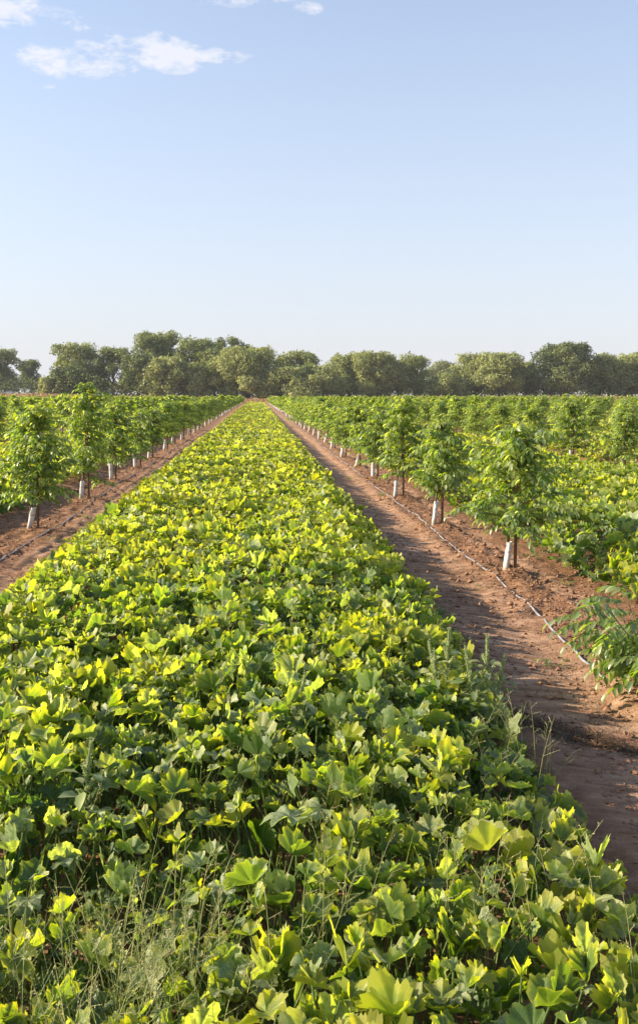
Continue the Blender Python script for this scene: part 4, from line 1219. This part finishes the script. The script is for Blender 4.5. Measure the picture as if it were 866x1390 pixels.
WOOD = [  # name, x px, width px, top px, distance, hue, style, label
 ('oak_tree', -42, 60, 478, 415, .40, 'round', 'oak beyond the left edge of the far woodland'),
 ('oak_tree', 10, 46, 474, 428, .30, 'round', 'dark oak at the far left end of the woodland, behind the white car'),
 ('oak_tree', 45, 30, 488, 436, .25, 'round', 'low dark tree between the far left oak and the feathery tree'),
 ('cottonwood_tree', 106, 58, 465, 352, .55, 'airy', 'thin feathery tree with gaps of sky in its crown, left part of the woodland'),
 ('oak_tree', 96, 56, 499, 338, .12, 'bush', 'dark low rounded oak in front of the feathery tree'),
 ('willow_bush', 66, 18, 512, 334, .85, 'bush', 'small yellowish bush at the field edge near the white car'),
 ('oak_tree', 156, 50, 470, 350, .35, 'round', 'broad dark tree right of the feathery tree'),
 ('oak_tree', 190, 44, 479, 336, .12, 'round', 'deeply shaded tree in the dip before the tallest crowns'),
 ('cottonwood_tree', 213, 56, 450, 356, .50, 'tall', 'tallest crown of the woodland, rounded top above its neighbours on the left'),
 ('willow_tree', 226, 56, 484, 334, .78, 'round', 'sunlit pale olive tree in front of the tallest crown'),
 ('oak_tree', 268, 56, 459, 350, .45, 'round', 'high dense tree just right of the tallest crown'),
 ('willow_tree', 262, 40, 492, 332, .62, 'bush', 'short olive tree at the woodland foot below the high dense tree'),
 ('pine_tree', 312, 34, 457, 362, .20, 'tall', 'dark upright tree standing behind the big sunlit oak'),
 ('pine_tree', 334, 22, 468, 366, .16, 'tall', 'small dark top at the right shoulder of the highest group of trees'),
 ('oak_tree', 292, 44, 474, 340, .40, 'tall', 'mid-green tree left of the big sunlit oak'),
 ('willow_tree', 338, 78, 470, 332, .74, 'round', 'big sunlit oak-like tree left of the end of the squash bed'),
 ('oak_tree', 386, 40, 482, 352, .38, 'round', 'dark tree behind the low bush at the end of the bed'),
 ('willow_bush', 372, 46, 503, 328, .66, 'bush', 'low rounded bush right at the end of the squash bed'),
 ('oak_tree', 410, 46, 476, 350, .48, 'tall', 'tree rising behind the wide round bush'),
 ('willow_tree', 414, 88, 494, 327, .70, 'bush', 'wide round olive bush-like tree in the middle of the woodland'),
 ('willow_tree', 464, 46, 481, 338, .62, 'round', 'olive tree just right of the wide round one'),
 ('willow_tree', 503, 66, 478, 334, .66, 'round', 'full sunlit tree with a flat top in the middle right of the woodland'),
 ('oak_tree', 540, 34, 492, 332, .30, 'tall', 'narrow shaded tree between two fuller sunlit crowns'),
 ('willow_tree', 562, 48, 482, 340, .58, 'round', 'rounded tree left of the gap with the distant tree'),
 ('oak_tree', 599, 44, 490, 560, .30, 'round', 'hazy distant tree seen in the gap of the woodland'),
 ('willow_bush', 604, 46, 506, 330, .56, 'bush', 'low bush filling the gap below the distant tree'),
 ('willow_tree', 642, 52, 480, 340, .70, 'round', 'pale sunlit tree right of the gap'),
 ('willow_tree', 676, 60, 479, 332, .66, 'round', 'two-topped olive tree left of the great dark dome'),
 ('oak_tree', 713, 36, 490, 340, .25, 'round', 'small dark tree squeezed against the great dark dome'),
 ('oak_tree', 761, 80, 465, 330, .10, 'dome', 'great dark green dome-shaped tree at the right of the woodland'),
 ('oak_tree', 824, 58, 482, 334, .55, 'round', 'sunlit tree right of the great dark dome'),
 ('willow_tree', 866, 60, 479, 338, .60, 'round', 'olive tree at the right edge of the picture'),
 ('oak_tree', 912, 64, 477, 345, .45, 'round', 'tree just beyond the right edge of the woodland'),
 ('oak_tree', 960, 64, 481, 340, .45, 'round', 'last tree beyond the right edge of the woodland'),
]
for i, (nm, px, w_, top, dist, hue, style, lab) in enumerate(WOOD):
    big_tree(nm, px, w_ * 1.36, top, dist, 40 + i, lab, hue, style, fine=1.2 if w_ > 50 else 1.0, clumps=64 if w_ > 50 else 46)
# undergrowth closing the foot of the wood
A = Acc(); rg = np.random.default_rng(66)
n = 34000
x = rg.uniform(-130, 175, n); y = rg.uniform(330, 372, n) + np.where(x < -70, 70, 0); hh = 6.5 * (.45 + .9 * fbm(x * .12, y * .05, 3, 12))
z = hh * rg.random(n) ** .8 + gz(x.copy(), y.copy(), False)
leaflets(A, np.stack([x, y, z], -1), rg.normal(0, 1, (n, 3)), rg.normal(0, 1, (n, 3)) + np.array([0, -.4, .5]), rg.uniform(.5, 1.0, n), rg.uniform(.4, .7, n),
         np.stack([np.clip(.38 + .3 * (fbm(x * .1, y * .1, 2, 3) - .3) + rg.normal(0, .1, n), 0, 1), np.zeros(n), rg.random(n)], -1), 0)
o = A.build('undergrowth', M['tree_leaf'])
tag(o, 'dark undergrowth closing the foot of the woodland', 'undergrowth', kind='stuff')

# ------------------------------------------------------------------ the white car on the bank road, far left
def car():
    dist = 405.0; u = (15 - 433) / 1264; x = dist * math.tan(math.atan(u) + R(CAM_YAW)); g = gz1(x, dist)
    e = bpy.data.objects.new('parked_car', None); COL.objects.link(e); e.location = (x, dist, g); e.rotation_euler[2] = R(8)
    tag(e, 'white car parked below the far left trees', 'car')
    prof = [(-2.2, .35), (-2.25, .75), (-2.0, .95), (-1.45, 1.02), (-.95, 1.42), (.55, 1.46), (1.25, 1.02), (2.05, .90), (2.25, .70), (2.25, .35)]
    def loft(prof, w, inset, mat, name, parent, top=1.0):
        A = Acc(); n = len(prof); V = []
        for s, k in ((-1, 1), (-.92, 0), (.92, 0), (1, 1)):
            for (a, b) in prof:
                yv = s * w * (1 - (.16 if b > 1.1 else 0)); V.append((a, yv, b))
        V = []
        for s in (-1, 1):
            for (a, b) in prof: V.append((a, s * w * (1 - (.18 if b > 1.1 else 0)), b))
        F = [[i, (i + 1) % n, n + (i + 1) % n, n + i] for i in range(n)]
        A.add(V, F); A.add(V[:n], [list(range(n))]); A.add(V[n:], [list(range(n))[::-1]])
        return A.build(name, mat, parent, smooth=False)
    body = loft(prof, .88, 0, M['car_paint'], 'body', e)
    for s in (-1, 1):
        A = Acc(); A.add([(-1.25, s * .80, 1.06), (1.05, s * .80, 1.06), (.5, s * .735, 1.38), (-.88, s * .735, 1.38)], [[0, 1, 2, 3]]) 
        V = [(-1.25, s * .885, 1.06), (1.05, s * .885, 1.06), (.5, s * .735, 1.38), (-.88, s * .735, 1.38)]
        A = Acc(); A.add(V, [[0, 1, 2, 3]]); A.build('window', M['car_glass'], body)
    for sx_ in (-1.4, 1.4):
        for s in (-1, 1):
            A = Acc(); tube(A, [(sx_, s * .72, .33), (sx_, s * .93, .33)], .33, 16); A.build('wheel', M['tyre'], e, smooth=False)
car()

# ------------------------------------------------------------------ the thin evening haze
hz = Acc()
b0, b1 = (-4600, -460, -2), (4600, 4600, 34)
V = [(x, y, z) for z in (b0[2], b1[2]) for y in (b0[1], b1[1]) for x in (b0[0], b1[0])]
hz.add(V, [[0, 2, 3, 1], [4, 5, 7, 6], [0, 1, 5, 4], [2, 6, 7, 3], [0, 4, 6, 2], [1, 3, 7, 5]])
m, nt, out = new_mat('haze')
pv = nt.nodes.new('ShaderNodeVolumePrincipled'); pv.inputs['Color'].default_value = (.93, .95, 1, 1); pv.inputs['Density'].default_value = 0.00013
nt.links.new(pv.outputs[0], out.inputs['Volume'])
USE_HAZE = True
if USE_HAZE:
    o = hz.build('haze', m, smooth=False); tag(o, 'thin pale haze over the field', 'haze', kind='stuff')
